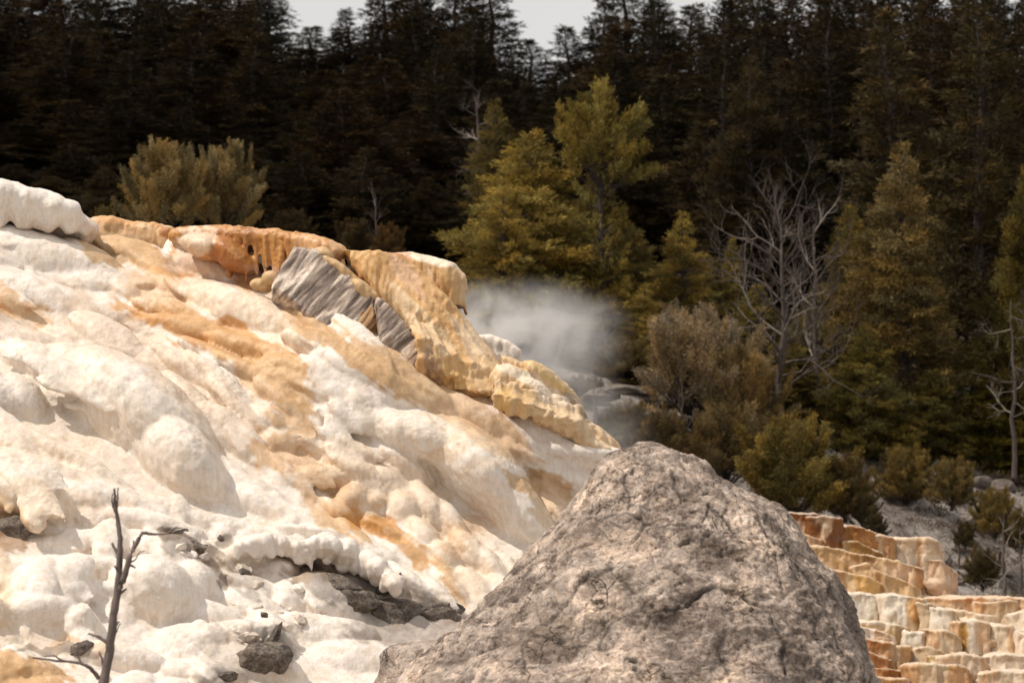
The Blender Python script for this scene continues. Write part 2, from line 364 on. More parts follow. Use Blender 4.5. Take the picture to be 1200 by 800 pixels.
# ------------------------------------------------------------------ travertine slope
def ymac(px, py):
    return 35.5 - (py - 250) / 550 * 6.5 + (px - 300) / 300 * 1.1 - 1.6 * np.exp(-((px - 490) / 230) ** 2 - ((py - 400) / 120) ** 2) - .75 * np.exp(-((px - 670) / 110) ** 2 - ((py - 505) / 60) ** 2)
SKX = [-320, -100, 0, 60, 110, 160, 210, 300, 400, 450, 500, 560, 600, 650, 700, 740, 780, 820, 850, 880, 900]
SKY = [225, 245, 266, 268, 300, 300, 300, 306, 330, 372, 415, 450, 470, 500, 522, 530, 552, 600, 680, 800, 980]
def build_slope():
    S = Solid()
    gx = np.linspace(-320, 900, 90); t = np.linspace(0, 1, 60)
    top = np.interp(gx, SKX, SKY)
    PX = np.tile(gx, (60, 1)); PY = top[None, :] + (1040 - top[None, :]) * t[:, None]
    D = ymac(PX, PY) + .12 * noise(np.stack([PX.ravel() / 90, PY.ravel() / 90, 0 * PX.ravel()], -1), 3).reshape(PX.shape)
    fr = PV(PX, PY, D); bk = fr + np.array((0, 3.2, -.9))
    S.grid_block(fr, bk)
    # depth buffer at 4 px for the smaller lobes
    bx = np.arange(-320, 900, 4.); by = np.arange(200, 900, 4.); BX, BY = np.meshgrid(bx, by)
    dm = ymac(BX, BY); rd = PV(BX, BY, np.ones_like(BX)) - np.array((0, 0, CAMZ)); O = np.array((0, 0, CAMZ))
    def frame(px, py, ang, flat=.55):
        a = math.radians(ang); D0 = ymac(px, py)
        g = lambda dx, dy: P(px + dx, py + dy, D0 + (ymac(px + dx, py + dy) - D0) * flat) - P(px, py, D0)
        f = g(math.cos(a), math.sin(a)); c = g(-math.sin(a), math.cos(a)); n = np.cross(f, c); n /= np.linalg.norm(n)
        if n[1] > 0: n = -n
        return f, c, n
    def lobe(px, py, L, Wd, ang, bulge, onmap=False, sub=3, sink=.3, flat=.45):
        f, c, n = frame(px, py, ang, flat)
        if onmap:
            j = min(max(int((px + 320) / 4), 0), dm.shape[1] - 1); i = min(max(int((py - 200) / 4), 0), dm.shape[0] - 1); D = dm[i, j]
        else: D = ymac(px, py)
        s = D / FPX; b = bulge * s
        cen = P(px, py, D) - n * b * sink
        A = np.array([f * L, c * Wd, n * b])
        S.ellipsoid(cen, A, sub)
        # update the depth buffer near the lobe
        m = max(L, Wd) * 1.3 + bulge
        i0, i1 = max(int((py - m - 200) / 4), 0), int((py + m - 200) / 4) + 1; j0, j1 = max(int((px - m + 320) / 4), 0), int((px + m + 320) / 4) + 1
        r = rd[i0:i1, j0:j1]
        if r.size == 0: return
        Mi = np.linalg.inv(A); q = r @ Mi; o = (O - cen) @ Mi
        aa = (q * q).sum(-1); bb = (q * o).sum(-1); cc = (o * o).sum() - 1; disc = bb * bb - aa * cc
        hit = disc > 0; tt = np.where(hit, (-bb - np.sqrt(np.maximum(disc, 0))) / aa, 1e9)
        dm[i0:i1, j0:j1] = np.minimum(dm[i0:i1, j0:j1], tt)
    big = [
     (450, 498, 100, 24, 10, 30), (505, 518, 100, 36, 18, 56), (562, 556, 92, 46, 44, 84), (600, 602, 84, 34, 50, 66), (650, 610, 40, 12, 52, 30), (165, 492, 125, 58, 38, 80), (215, 548, 72, 42, 46, 70),
     # px, py, half length, half width, direction, bulge
     (30, 302, 130, 34, 12, 30), (112, 318, 62, 27, 36, 24), (145, 342, 30, 14, 38, 14), (-80, 300, 120, 40, 8, 30),
     (50, 352, 115, 26, 20, 24), (125, 370, 55, 16, 15, 15), (-60, 370, 100, 30, 15, 24), (10, 357, 34, 15, 30, 22),
     (170, 303, 60, 13, 18, 16), (190, 322, 52, 12, 33, 14), (205, 338, 40, 14, 33, 12), (150, 290, 50, 12, 12, 14),
     (262, 318, 75, 16, 14, 18), (250, 345, 85, 16, 10, 18), (300, 372, 95, 27, 22, 30), (352, 388, 34, 22, 48, 20),
     (215, 300, 30, 22, 60, 22), (262, 302, 40, 14, 40, 18), (228, 372, 60, 14, 22, 14),
     (225, 388, 68, 15, 14, 18), (292, 408, 58, 14, 18, 18), (180, 382, 40, 10, 14, 10), (340, 425, 46, 13, 28, 14),
     (405, 418, 85, 20, 22, 26), (370, 440, 70, 18, 18, 20), (440, 446, 85, 22, 26, 26), (395, 465, 55, 20, 20, 18), (330, 450, 40, 18, 40, 16),
     (400, 405, 70, 13, 38, 14), (455, 432, 55, 14, 40, 18), (505, 462, 60, 16, 38, 22), (560, 492, 62, 20, 36, 24), (520, 478, 50, 20, 36, 18), (600, 505, 50, 14, 38, 16), (590, 520, 60, 14, 30, 16), (470, 455, 60, 14, 35, 16),
     (665, 528, 85, 13, 6, 16), (690, 545, 90, 18, 6, 20), (660, 560, 80, 18, 20, 18), (640, 575, 40, 14, 28, 14), (655, 598, 40, 14, 40, 14), (730, 545, 60, 16, 10, 18), (600, 525, 50, 10, 20, 14),
     (400, 530, 60, 20, 14, 20), (470, 545, 55, 20, 35, 22), (415, 552, 50, 18, 22, 20), (455, 568, 40, 20, 35, 20), (378, 562, 38, 16, 8, 20), (345, 560, 30, 13, 8, 14), (350, 545, 40, 12, 15, 10),
     (412, 588, 22, 26, 70, 22), (436, 592, 15, 24, 75, 18), (395, 600, 30, 12, 35, 12), (470, 600, 26, 30, 60, 24), (500, 600, 44, 22, 58, 22), (530, 620, 46, 18, 58, 20), (495, 632, 32, 20, 55, 20), (550, 650, 40, 17, 52, 20), (520, 655, 30, 16, 45, 16), (575, 668, 36, 15, 50, 18), (560, 690, 36, 14, 48, 14), (530, 690, 34, 13, 45, 14), (600, 675, 36, 14, 52, 14), (600, 700, 40, 16, 40, 12),
     (450, 622, 34, 9, 32, 11), (492, 648, 30, 9, 40, 12), (520, 672, 30, 9, 45, 10), (430, 605, 30, 10, 30, 10),
     (150, 485, 105, 50, 40, 66), (205, 545, 62, 40, 46, 54), (110, 450, 80, 34, 30, 44), (235, 575, 30, 20, 40, 30), (190, 520, 60, 48, 50, 56), (60, 435, 80, 26, 22, 34), (20, 470, 40, 30, 30, 30), (-60, 450, 120, 40, 20, 40),
     (20, 400, 90, 20, 14, 18), (110, 405, 70, 16, 18, 16), (170, 425, 70, 14, 32, 16),
     (225, 440, 70, 14, 38, 20), (265, 455, 70, 15, 42, 20), (240, 485, 75, 16, 46, 24), (290, 490, 70, 14, 46, 22), (320, 495, 34, 16, 45, 20), (300, 530, 44, 14, 45, 18), (325, 520, 26, 17, 25, 18), (335, 475, 50, 14, 42, 16), (300, 440, 60, 12, 30, 16), (262, 420, 60, 10, 25, 12), (280, 560, 40, 14, 40, 14), (345, 505, 26, 12, 30, 12),
     (45, 522, 90, 16, 22, 22), (90, 545, 100, 16, 30, 24), (60, 560, 110, 22, 18, 22), (25, 592, 70, 34, 8, 52), (95, 590, 46, 26, 22, 32), (150, 590, 90, 16, 24, 20), (-70, 560, 90, 50, 5, 50), (200, 600, 70, 14, 22, 14),
     (150, 612, 95, 16, 8, 22), (240, 612, 70, 14, 10, 16), (320, 600, 80, 20, 24, 20), (300, 575, 60, 16, 30, 16), (380, 622, 80, 18, 22, 18), (430, 645, 60, 16, 30, 16), (290, 625, 60, 12, 4, 12),
     (110, 640, 120, 18, -3, 26), (190, 655, 70, 24, 10, 40), (178, 700, 62, 46, 12, 62), (225, 690, 34, 34, 40, 40), (232, 672, 28, 16, 60, 30), (60, 668, 110, 20, -2, 24), (40, 722, 62, 24, -4, 38), (92, 735, 30, 26, 0, 34), (95, 700, 90, 18, -6, 26), (-70, 720, 90, 40, 0, 36), (10, 690, 60, 16, 0, 20),
     (320, 645, 46, 15, 6, 34), (380, 652, 40, 12, 6, 32), (350, 628, 70, 10, 4, 20), (290, 652, 40, 14, 4, 26), (440, 672, 44, 14, 32, 24), (480, 690, 50, 16, 40, 24), (515, 705, 44, 16, 44, 22), (455, 690, 26, 14, 40, 20),
     (265, 660, 16, 12, 40, 20), (255, 690, 26, 12, 40, 14), (330, 668, 24, 14, 20, 18), (345, 688, 16, 12, 20, 14), (300, 690, 44, 14, 20, 16), (250, 720, 50, 14, 20, 16),
     (300, 715, 60, 20, 24, 20), (250, 750, 70, 22, -12, 22), (360, 740, 90, 24, 4, 16), (320, 745, 40, 22, 50, 26), (300, 780, 60, 24, 10, 24), (420, 775, 90, 26, 0, 14), (230, 790, 60, 20, 0, 22), (130, 770, 70, 18, 6, 18), (380, 705, 50, 12, 20, 12),
     (20, 795, 75, 30, 12, 40), (-60, 780, 80, 40, 0, 40), (60, 820, 80, 30, 0, 30), (500, 790, 90, 20, 0, 12), (180, 830, 120, 20, 0, 20), (350, 830, 140, 20, 0, 20)]
    for b in big: lobe(b[0], b[1], b[2], b[3], b[4], b[5] * (1.35 if b[3] > 28 else 1.55 if (330 < b[0] < 620 and 520 < b[1] < 710) else 1.2))
    rng = random.Random(5)
    smooth = [(500, 515, 70), (560, 550, 95), (610, 600, 70), (190, 530, 70), (150, 500, 70), (385, 765, 60), (300, 372, 60), (680, 540, 60), (185, 700, 45)]
    for k in range(520):
        px = rng.uniform(-250, 740); py = rng.uniform(270, 860)
        if py < np.interp(px, SKX, SKY) + 18: continue
        if any((px - a) ** 2 + (py - b) ** 2 < (r * rng.uniform(.8, 1.1)) ** 2 for a, b, r in smooth): continue
        knob = py > 590 and px < 420
        ang = rng.gauss(38 if px + py > 600 else 24, 12) if not knob else rng.gauss(12, 25)
        sz = rng.choice([1, 1, 1, 1.6, 2.2]) * (.8 + (py - 250) / 1100)
        L = rng.uniform(9, 17) * sz * (1 if knob else 1.8); Wd = L * (rng.uniform(.2, .34) if not knob else rng.uniform(.55, .9))
        lobe(px, py, L, Wd, ang, Wd * rng.uniform(.45, .8), True, 2, rng.uniform(.35, .6), .7)
    V, N, Fc = S.skin(0.019, 5)
    px, py = project(V)
    keep = (V[:, 1] < ymac(px, np.clip(py, 200, 900)) + 1.6) & (V[:, 2] > -.25)
    V, Fc, u = keep_faces(V, Fc, keep); N = N[u]
    V = flowstone(V, N, 1, rough=.75, flute=1.5, lump=.8, rot=32)
    # small rimmed scales where the photo is scaly
    px, py = project(V)
    blobs = [
     (60, 385, 150, 20, 12, BEIGE, .8), (200, 430, 150, 22, 35, BEIGE, .75), (260, 480, 110, 30, 42, (.74, .62, .50), .6), (120, 490, 120, 55, 40, (.76, .69, .61), .6), (205, 550, 60, 40, 45, (.72, .645, .57), .6),
     (8, 355, 40, 16, 30, TAN, .8), (40, 520, 90, 22, 20, (.78, .67, .55), .6), (30, 595, 50, 32, 5, CREAM, .85), (0, 610, 24, 24, 0, TAN, .7), (95, 595, 40, 22, 10, (.8, .68, .56), .6),
     (165, 298, 75, 18, 16, TAN, .95), (185, 325, 60, 16, 33, TAN, .9), (215, 335, 45, 18, 33, TAN, .8), (135, 300, 25, 10, 20, (.5, .36, .22), .7), (265, 300, 40, 16, 42, RUST, .95), (225, 300, 30, 16, 50, ORANGE, .9),
     (232, 290, 22, 24, 60, CREAM, .9), (262, 322, 70, 14, 12, PINK, .75), (205, 330, 34, 14, 20, ORANGE, .6), (190, 355, 44, 14, 20, TAN, .8), (315, 340, 40, 8, 20, ORANGE, .7), (250, 350, 110, 14, 10, (.76, .58, .43), .7), (300, 372, 80, 22, 20, (.80, .70, .57), .8), (362, 385, 26, 22, 50, (.73, .62, .5), .8),
     (225, 385, 75, 16, 14, ORANGE, .85), (290, 408, 60, 14, 18, (.66, .38, .17), .85), (210, 372, 50, 10, 10, TAN, .7), (175, 378, 26, 8, 0, ORANGE, .6), (330, 432, 40, 16, 40, (.66, .44, .24), .8), (310, 445, 50, 14, 40, TAN, .8), (345, 460, 26, 16, 50, (.68, .46, .26), .8), (300, 420, 60, 12, 22, TAN, .7),
     (345, 495, 30, 20, 50, TAN, .8), (350, 540, 55, 18, 20, (.66, .45, .27), .85), (380, 562, 44, 14, 8, (.70, .51, .34), .8), (415, 590, 34, 28, 60, (.66, .45, .27), .9), (440, 590, 14, 26, 70, TAN, .8), (390, 600, 40, 12, 32, (.68, .47, .28), .8), (450, 618, 44, 10, 30, ORANGE, .9), (492, 648, 34, 9, 40, (.58, .34, .15), .95), (522, 676, 28, 9, 48, TAN, .9),
     (420, 540, 60, 20, 20, (.76, .62, .47), .6), (460, 575, 60, 30, 35, (.75, .62, .49), .7), (505, 610, 60, 28, 55, (.74, .61, .48), .7), (545, 655, 50, 24, 50, (.74, .60, .46), .7), (540, 630, 18, 24, 60, (.68, .48, .31), .7), (590, 670, 50, 20, 50, (.78, .68, .57), .6),
     (400, 405, 90, 13, 39, (.58, .37, .19), .95), (455, 432, 60, 16, 40, (.58, .38, .20), .9), (510, 462, 66, 20, 37, (.62, .43, .25), .9), (560, 490, 60, 20, 36, (.68, .50, .33), .85), (600, 512, 40, 8, 38, (.7, .5, .32), .7), (540, 500, 60, 8, 36, (.72, .56, .4), .5),
     (637, 578, 36, 13, 25, (.55, .36, .19), .9), (655, 600, 36, 14, 35, (.70, .55, .40), .8), (545, 525, 9, 34, 80, (.74, .58, .40), .5), (575, 545, 7, 40, 80, (.76, .62, .46), .4), (490, 500, 60, 12, 10, (.80, .70, .58), .4),
     (20, 795, 60, 26, 20, (.62, .39, .19), .95), (5, 690, 14, 50, 0, (.72, .58, .42), .7), (40, 745, 60, 10, 4, CREAM, .6), (95, 755, 34, 10, 0, TAN, .5),
     (220, 640, 34, 14, 30, GREY, .8), (205, 628, 22, 8, 10, BROWN, .8), (258, 632, 12, 14, 30, BROWN, .7), (238, 652, 22, 12, 40, BROWN, .8), (290, 680, 26, 14, 30, GREY, .6), (265, 678, 10, 8, 30, BROWN, .8),
     (385, 668, 34, 11, 8, BROWN, .95), (415, 664, 30, 12, 10, (.28, .2, .14), .9), (452, 688, 26, 10, 35, BROWN, .9), (400, 690, 60, 22, 10, GREY, .85), (350, 668, 12, 14, 0, (.4, .3, .22), .8), (470, 715, 56, 20, 8, GREY, .9), (470, 735, 60, 16, 0, (.38, .33, .29), .8),  # browns paint the dark of the cavity under the shelf; greys are rock
     (318, 755, 14, 28, -25, GREY, .9), (330, 770, 14, 14, 0, BROWN, .8), (290, 775, 55, 30, 10, (.50, .44, .38), .7), (255, 790, 24, 8, 0, GREY, .7), (60, 758, 40, 6, 0, BROWN, .7), (95, 762, 22, 8, 0, GREY, .8), (530, 760, 40, 40, 0, (.40, .34, .3), .8), (5, 628, 26, 20, 20, (.4, .26, .16), .8)]
    c = paint(V, WHITE, [(x, y, a * 1.22, b * 1.3, g, col, k) if col not in (GREY, BROWN) else (x, y, a, b, g, col, k) for x, y, a, b, g, col, k in blobs], 4)
    # deposits gather in the hollows: faint ochre along the flow
    st = sstep(.12, .6, fbm(V * (1.6, 1.6, 2.2) + 3, 44, 3)); c = c * (1 - .22 * st[:, None]) + np.array((.74, .57, .40)) * .22 * st[:, None]
    o = mesh_np('travertine_slope', V, Fc, M_TRAV, cols=c); tag(o, kind='structure')
    return dm
DM = build_slope()

def solid_object(S, name, mat, voxel, smooth, base, blobs, seed=0, rough=1, flute=1, lump=1, label=None, cat=None, group=None, parent=None, warp=8, extra=None):
    V, N, Fc = S.skin(voxel, smooth)
    V = flowstone(V, N, seed, rough, flute, lump)
    if extra is not None: V = extra(V, N)
    c = paint(V, base, blobs, seed, warp)
    o = mesh_np(name, V, Fc, mat, parent, cols=c)
    return tag(o, label, cat, group)

def curtain(S, crest, drop, fw, seed, back=1.2, rtop=9, lean=0.0, thick=1.0, ragged=.25):
    """crest: [(px,py,D)], a rounded lip with flutes hanging drop(i) pixels below it"""
    rng = random.Random(seed); crest = np.array(crest, float)
    seg = np.r_[0, np.cumsum(np.hypot(np.diff(crest[:, 0]), np.diff(crest[:, 1])))]
    L = seg[-1]; n = max(int(L / (fw * .62)), 2)
    at = lambda s: [np.interp(s, seg, crest[:, k]) for k in range(3)]
    top = [P(*at(s)) for s in np.linspace(0, L, max(8, n // 2))]
    r0 = rtop * crest[0, 2] / FPX
    S.tube(top, r0, 12)
    # plateau behind the lip
    a = np.array(top); f = a + np.array((0, 0, -r0 * .2)); 
    front = np.vstack([a + (0, 0, r0 * .72), (a + (0, 0, -r0 * 1.2))[::-1]]); S.prism(front, front + np.array((0, back, -.06)))
    for i in range(n + 1):
        s = L * i / n; x, y, D = at(s); dr = np.interp(s / L, np.linspace(0, 1, len(drop)), drop) * rng.uniform(1 - ragged, 1 + ragged * .3)
        r = fw * rng.uniform(.38, .72) * D / FPX; p0 = P(x, y, D - rng.uniform(.2, .9) * r0); m = 5
        w = rng.uniform(-.015, .015)
        pts = [p0 + np.array((w * k, -lean * k / m * (1 - k / m) * .3, -dr * (k / m) * D / FPX)) for k in range(m + 1)]
        S.tube(pts, [r * thick * (1.15 - .5 * k / m) for k in range(m + 1)], 8)
        if rng.random() < .5:
            S.tube([pts[m // 2], pts[-1] + np.array((rng.uniform(-.02, .02), 0, rng.uniform(-.06, .02)))], [r * .5, r * .3], 6)

# white cap, far left of the skyline
S = Solid()
curtain(S, [(-260, 205, 34.2), (-100, 212, 34.0), (0, 225, 33.9), (45, 235, 33.9), (85, 252, 34.0), (104, 270, 34.2)], [40, 42, 42, 40, 30, 10], 26, 3, rtop=13, ragged=.05)
S.tube([P(-260, 215, 34.3), P(0, 238, 34.2), P(60, 250, 34.2), (P(98, 276, 34.4))], [.26, .26, .24, .16], 12); S.tube([P(-260, 262, 34.25), P(0, 268, 34.25), P(50, 270, 34.3), P(90, 282, 34.4)], [.24, .22, .2, .12], 12)
solid_object(S, 'flowstone_dome', M_TRAV, .02, 18, (.82, .77, .71), [(60, 275, 50, 12, 20, (.66, .54, .44), .6), (0, 250, 90, 14, 8, (.76, .69, .62), .5), (108, 275, 16, 30, 0, (.68, .5, .38), .6)], 21,
    label='rounded white travertine cap with a fluted front at the top left of the slope', cat='rock formation')
# orange rim between the cap and the overhang
S = Solid()
curtain(S, [(112, 262, 34.9), (140, 262, 34.8), (175, 268, 34.7), (195, 274, 34.6), (206, 278, 34.6)], [20, 22, 20, 16], 15, 4, rtop=8, ragged=.1)
S.tube([P(105, 275, 34.9), P(160, 280, 34.8), P(200, 285, 34.8)], [.16, .16, .12], 12)
solid_object(S, 'travertine_ledge', M_TRAV, .02, 5, (.64, .44, .25), [(150, 258, 60, 6, 6, (.60, .33, .14), .9), (200, 272, 14, 8, 0, RUST, .8), (160, 285, 50, 8, 10, (.62, .5, .34), .6)], 22, rough=1.5,
    label='low tan travertine rim with an orange top edge beside the white cap', cat='rock formation')
# orange overhang with its fringe
S = Solid()
curtain(S, [(204, 276, 34.3), (225, 272, 34.2), (262, 273, 34.0), (300, 275, 33.8), (350, 281, 33.6), (385, 288, 33.4), (398, 296, 33.4)], [8, 18, 44, 52, 50, 40, 10], 9, 5, rtop=8.5, ragged=.35, thick=.85)
S.ellipsoid(P(245, 290, 34.0), np.array([(.3, 0, -.06), (0, .3, 0), (0, 0, .14)]))
S.ellipsoid(P(275, 300, 33.9), np.array([(.26, 0, -.16), (0, .3, 0), (0.05, 0, .14)]))
solid_object(S, 'overhanging_ledge', M_WET, .013, 2, (.52, .255, .075), [(232, 280, 28, 18, 0, (.76, .60, .46), .9), (262, 284, 12, 20, 10, RUST, .9), (285, 285, 14, 28, 0, (.36, .15, .04), .7), (330, 266, 80, 5, 4, (.68, .36, .15), .7), (300, 320, 30, 12, 0, (.55, .36, .27), .7), (365, 285, 20, 20, 0, (.66, .40, .2), .8), (395, 290, 14, 16, 0, (.66, .44, .26), .7), (340, 300, 6, 30, 0, (.45, .2, .07), .5), (270, 312, 34, 12, 40, RUST, .9)], 23, rough=1.3,
    label='rust orange overhanging ledge with a dripping fringe above the tilted grey slab', cat='rock formation')
# pale curtain that overhangs the steam
S = Solid()
curtain(S, [(455, 304, 33.75), (480, 304, 33.6), (505, 308, 33.4), (528, 316, 33.3), (539, 327, 33.3), (541, 338, 33.4)], [42, 54, 62, 62, 44, 30], 9, 6, rtop=9, ragged=.18, thick=.9, back=.9)
S.tube([P(470, 312, 33.9), P(520, 322, 33.7)], [.15, .12], 12)
solid_object(S, 'hanging_curtain', M_TRAV, .012, 3, (.60, .40, .20), [(500, 300, 60, 9, 12, (.80, .68, .54), .95), (530, 365, 16, 10, 0, (.10, .07, .05), .9), (470, 310, 12, 34, -25, (.64, .40, .28), .8), (545, 330, 7, 30, 0, (.66, .5, .33), .8), (505, 335, 4, 30, 0, (.75, .6, .44), .6)], 24, rough=.7,  # near-black patch paints the shade under the overhang
    label='fluted pale travertine curtain overhanging the steam', cat='rock formation')
# the golden draped flow
S = Solid()
def skew(px, py, D, a, b, n, ang, sub=3):
    t = math.radians(ang); s = D / FPX
    S.ellipsoid(P(px, py, D), np.array([(math.cos(t) * a * s, .18 * a * s, -math.sin(t) * a * s), (math.sin(t) * b * s * .9, .35 * b * s, math.cos(t) * b * s), (.12 * n * s, -n * s, .25 * n * s)]), sub)
Lf = np.array([(402, 291), (416, 316), (440, 345), (463, 374), (478, 400), (488, 428), (500, 450)], float)
Rt = np.array([(470, 296), (496, 318), (524, 346), (550, 376), (575, 408), (600, 436), (622, 456)], float)
def resample(p, n):
    d = np.r_[0, np.cumsum(np.hypot(*np.diff(p, axis=0).T))]; q = np.linspace(0, d[-1], n); return np.stack([np.interp(q, d, p[:, 0]), np.interp(q, d, p[:, 1])], -1)
a_, b_ = resample(Lf, 40), resample(Rt, 40); uu = np.linspace(0, 1, 26)
G = np.zeros((40, 26, 3))
for i in range(40):
    q = i / 39; bul = (.16 + .30 * q) * np.sin(np.pi * (uu * .92 + .04)) ** .7
    xy = a_[i] + (b_[i] - a_[i]) * uu[:, None]; G[i] = PV(xy[:, 0], xy[:, 1] + (6 * q * q * np.sin(np.pi * uu)), 33.25 - .35 * q + .10 * uu - bul)
BK2 = G + np.array((.05, .75, -.15)); S.grid_block(G, BK2)
for k in range(5):                                    # raised runs along the flow
    u0 = (k + .6) / 5.5; pts = [G[i, min(int(u0 * 25 + 1.5 * math.sin(i * .21 + k)), 25)] + (0, .05, 0) for i in range(2, 38, 4)]
    S.tube(pts, [.07 + .03 * math.sin(j * 1.3 + k) for j in range(len(pts))], 8)
rng = random.Random(8)
for i in range(26):                                   # folds of the drape
    x0 = 492 + i * 4.2 + rng.uniform(-2, 2); y0 = 376 + (i * 2.6) + rng.uniform(-8, 8); y1 = 456 + min(i, 22) * .8 + rng.uniform(-7, 3) - (14 if i < 4 else 0)
    D0 = 32.42 + .012 * i; r = rng.uniform(4, 6) * D0 / FPX; D0 += .07
    S.tube([P(x0 - 8, y0, D0 + .22), P(x0 + 2, (y0 * 2 + y1) / 3, D0 - .04), P(x0 + 4, (y0 + 2 * y1) / 3, D0 - .06), P(x0 + 2, y1, D0 + .06)], [r * .7, r * 1.2, r * 1.15, r * .6], 8)
solid_object(S, 'draped_flow', M_TRAV, .013, 9, (.63, .395, .185), [(430, 305, 34, 16, 30, (.62, .38, .16), .9), (465, 300, 20, 8, 25, (.62, .34, .16), .9), (478, 325, 10, 40, -38, (.64, .42, .28), .7), (500, 385, 70, 14, 46, (.70, .53, .34), .8), (560, 410, 50, 12, 52, (.72, .58, .42), .7), (510, 440, 8, 22, 10, (.36, .22, .13), .85), (500, 425, 8, 16, 0, (.34, .23, .16), .7), (535, 440, 22, 24, 0, (.64, .41, .17), .8), (575, 440, 26, 30, 0, (.62, .44, .25), .8), (455, 365, 44, 6, 44, (.40, .28, .18), .7), (590, 420, 40, 5, 48, (.42, .34, .28), .7)], 25, rough=.8, flute=3.0, lump=.6,  # pale runs paint highlights; dark patches by the left foot paint cast shadow
    label='golden draped flowstone ridge running down beside the tilted grey slab', cat='rock formation')
# lobes below the drape
S = Solid()
Tp = np.array([(582, 424), (608, 434), (634, 446), (656, 464), (678, 488), (700, 512), (718, 523)], float); Bt = np.array([(572, 466), (598, 478), (624, 488), (650, 504), (664, 514), (686, 524), (714, 528)], float)
a_, b_ = resample(Tp, 40), resample(Bt, 40); G = np.zeros((40, 26, 3))
for i in range(40):
    q = i / 39; xy = a_[i] + (b_[i] - a_[i]) * uu[:, None]; scp = 4 * abs(math.sin(q * 9.5)); G[i] = PV(xy[:, 0], xy[:, 1] + scp * uu, 32.95 - .25 * uu - (.34 * (1 - .6 * q) + .05 * abs(math.sin(q * 9.5))) * np.sin(np.pi * uu ** .8 * .96) ** .6)
S.grid_block(G, G + np.array((.05, .8, -.2)))
for a in [(600, 448, 32.7, 30, 20, 22, 28), (628, 466, 32.65, 34, 16, 22, 38), (656, 482, 32.7, 22, 18, 20, 50), (640, 445, 32.9, 36, 12, 16, 36), (610, 432, 33.0, 30, 8, 12, 30), (668, 470, 33.0, 32, 12, 16, 52), (682, 505, 33.0, 26, 14, 18, 42), (705, 520, 33.2, 24, 8, 12, 30), (600, 470, 32.5, 20, 14, 18, 30), (700, 512, 33.0, 40, 12, 20, 38), (672, 500, 32.7, 34, 16, 20, 48), (640, 490, 32.6, 40, 12, 16, 34)]: skew(*a)
for i in range(24):
    x0 = 582 + i * 4.1; y0 = 448 + i * 1.5 + rng.uniform(-5, 5); y1 = 476 + i * 1.45 + rng.uniform(-5, 3); D0 = 32.16 + .006 * i; r = rng.uniform(4, 6.5) * D0 / FPX
    S.tube([P(x0, y0, D0 + .05), P(x0 + 1, (y0 + y1) / 2, D0 - .05), P(x0 + 1, y1, D0 + .04)], [r, r * 1.2, r * .7], 8)
solid_object(S, 'flowstone_lobe', M_TRAV, .013, 9, (.67, .485, .29), [(615, 440, 44, 9, 30, (.78, .67, .53), .9), (645, 462, 30, 12, 40, (.78, .66, .52), .8), (590, 470, 12, 20, 0, (.66, .43, .17), .8), (612, 470, 10, 20, 0, (.68, .45, .2), .6), (640, 485, 30, 10, 30, (.70, .54, .35), .6), (670, 480, 8, 30, -30, (.40, .32, .25), .8), (640, 438, 50, 4, 36, (.66, .5, .22), .7), (690, 505, 40, 12, 42, (.72, .56, .38), .8), (686, 488, 10, 5, 30, (.25, .2, .12), .8)], 26, rough=.8, flute=3.0,
    label='cream and ochre rounded lobes of flowstone between the golden drape and the steam', cat='rock formation')
# fine organ pipes and a pale block half lost in the steam
S = Solid(); curtain(S, [(560, 398, 36.5), (575, 396, 36.5), (597, 404, 36.4), (606, 412, 36.4)], [34, 34, 34, 30], 8, 9, rtop=5, ragged=.1)
solid_object(S, 'travertine_block', M_TRAV, .02, 3, (.80, .72, .64), [], 27, label='pale square travertine block showing faintly through the steam', cat='rock formation')
S = Solid(); rng = random.Random(12)
for i in range(15):
    x = 582 + i * 3.6; y = 424 + abs(i - 5) ** 1.4 * .75 + (i > 10) * 2; D0 = 34.2
    S.tube([P(x - 3, y + 26, D0 - .1), P(x - 1, y + 10, D0 - .04), P(x + 1, y + rng.uniform(-2, 2), D0 + .05)], [.025, .022, .015], 8)
S.tube([P(580, 440, D0 + .06), P(610, 438, D0 + .06), P(634, 452, D0 + .06)], .05, 8)
solid_object(S, 'organ_pipe_travertine', M_TRAV, .01, 1, (.78, .68, .54), [], 28, rough=.4, label='small rim of upright cream travertine pipes in front of the steam', cat='rock formation')

# ------------------------------------------------------------------ tilted banded slab and its neighbours
def slab(name, poly, D, thick, lean, voxel, mat, cols, seed, label, facets=None, amp=.02):
    S = Solid(); poly = np.array(poly, float); c = poly.mean(0)
    fr = []; bk = []
    for (x, y) in poly:
        fr.append(P(x, y, D + lean[0] * (x - c[0]) + lean[1] * (y - c[1])))
    fr = np.array(fr); m = fr.mean(0); n = np.cross(fr[1] - fr[0], fr[2] - fr[0]); n /= np.linalg.norm(n)
    if n[1] < 0: n = -n
    inner = m + (fr - m) * .93 - n * .04
    S.prism(fr, fr + n * thick + np.array(facets or (0, 0, 0)))
    S.prism(inner, fr + n * .08)
    V, N, Fc = S.skin(voxel, 2)
    u = math.radians(42); R = np.array([[math.cos(u), 0, -math.sin(u)], [0, 1, 0], [math.sin(u), 0, math.cos(u)]])
    Q = V @ R.T
    d = amp * (1.5 * fbm(Q * (7, 2, 1.4), seed, 4) + .5 * fbm(V * 4, seed + 4, 3)) - .012 * sstep(.12, 0, np.abs(noise(Q * (6, 2, 1.1), seed + 8)))
    V = V + N * d[:, None]
    tc = paint(V, (1, 1, 1), cols, seed)
    o = mesh_np(name, V, Fc, mat, cols=tc); return tag(o, label, 'rock')
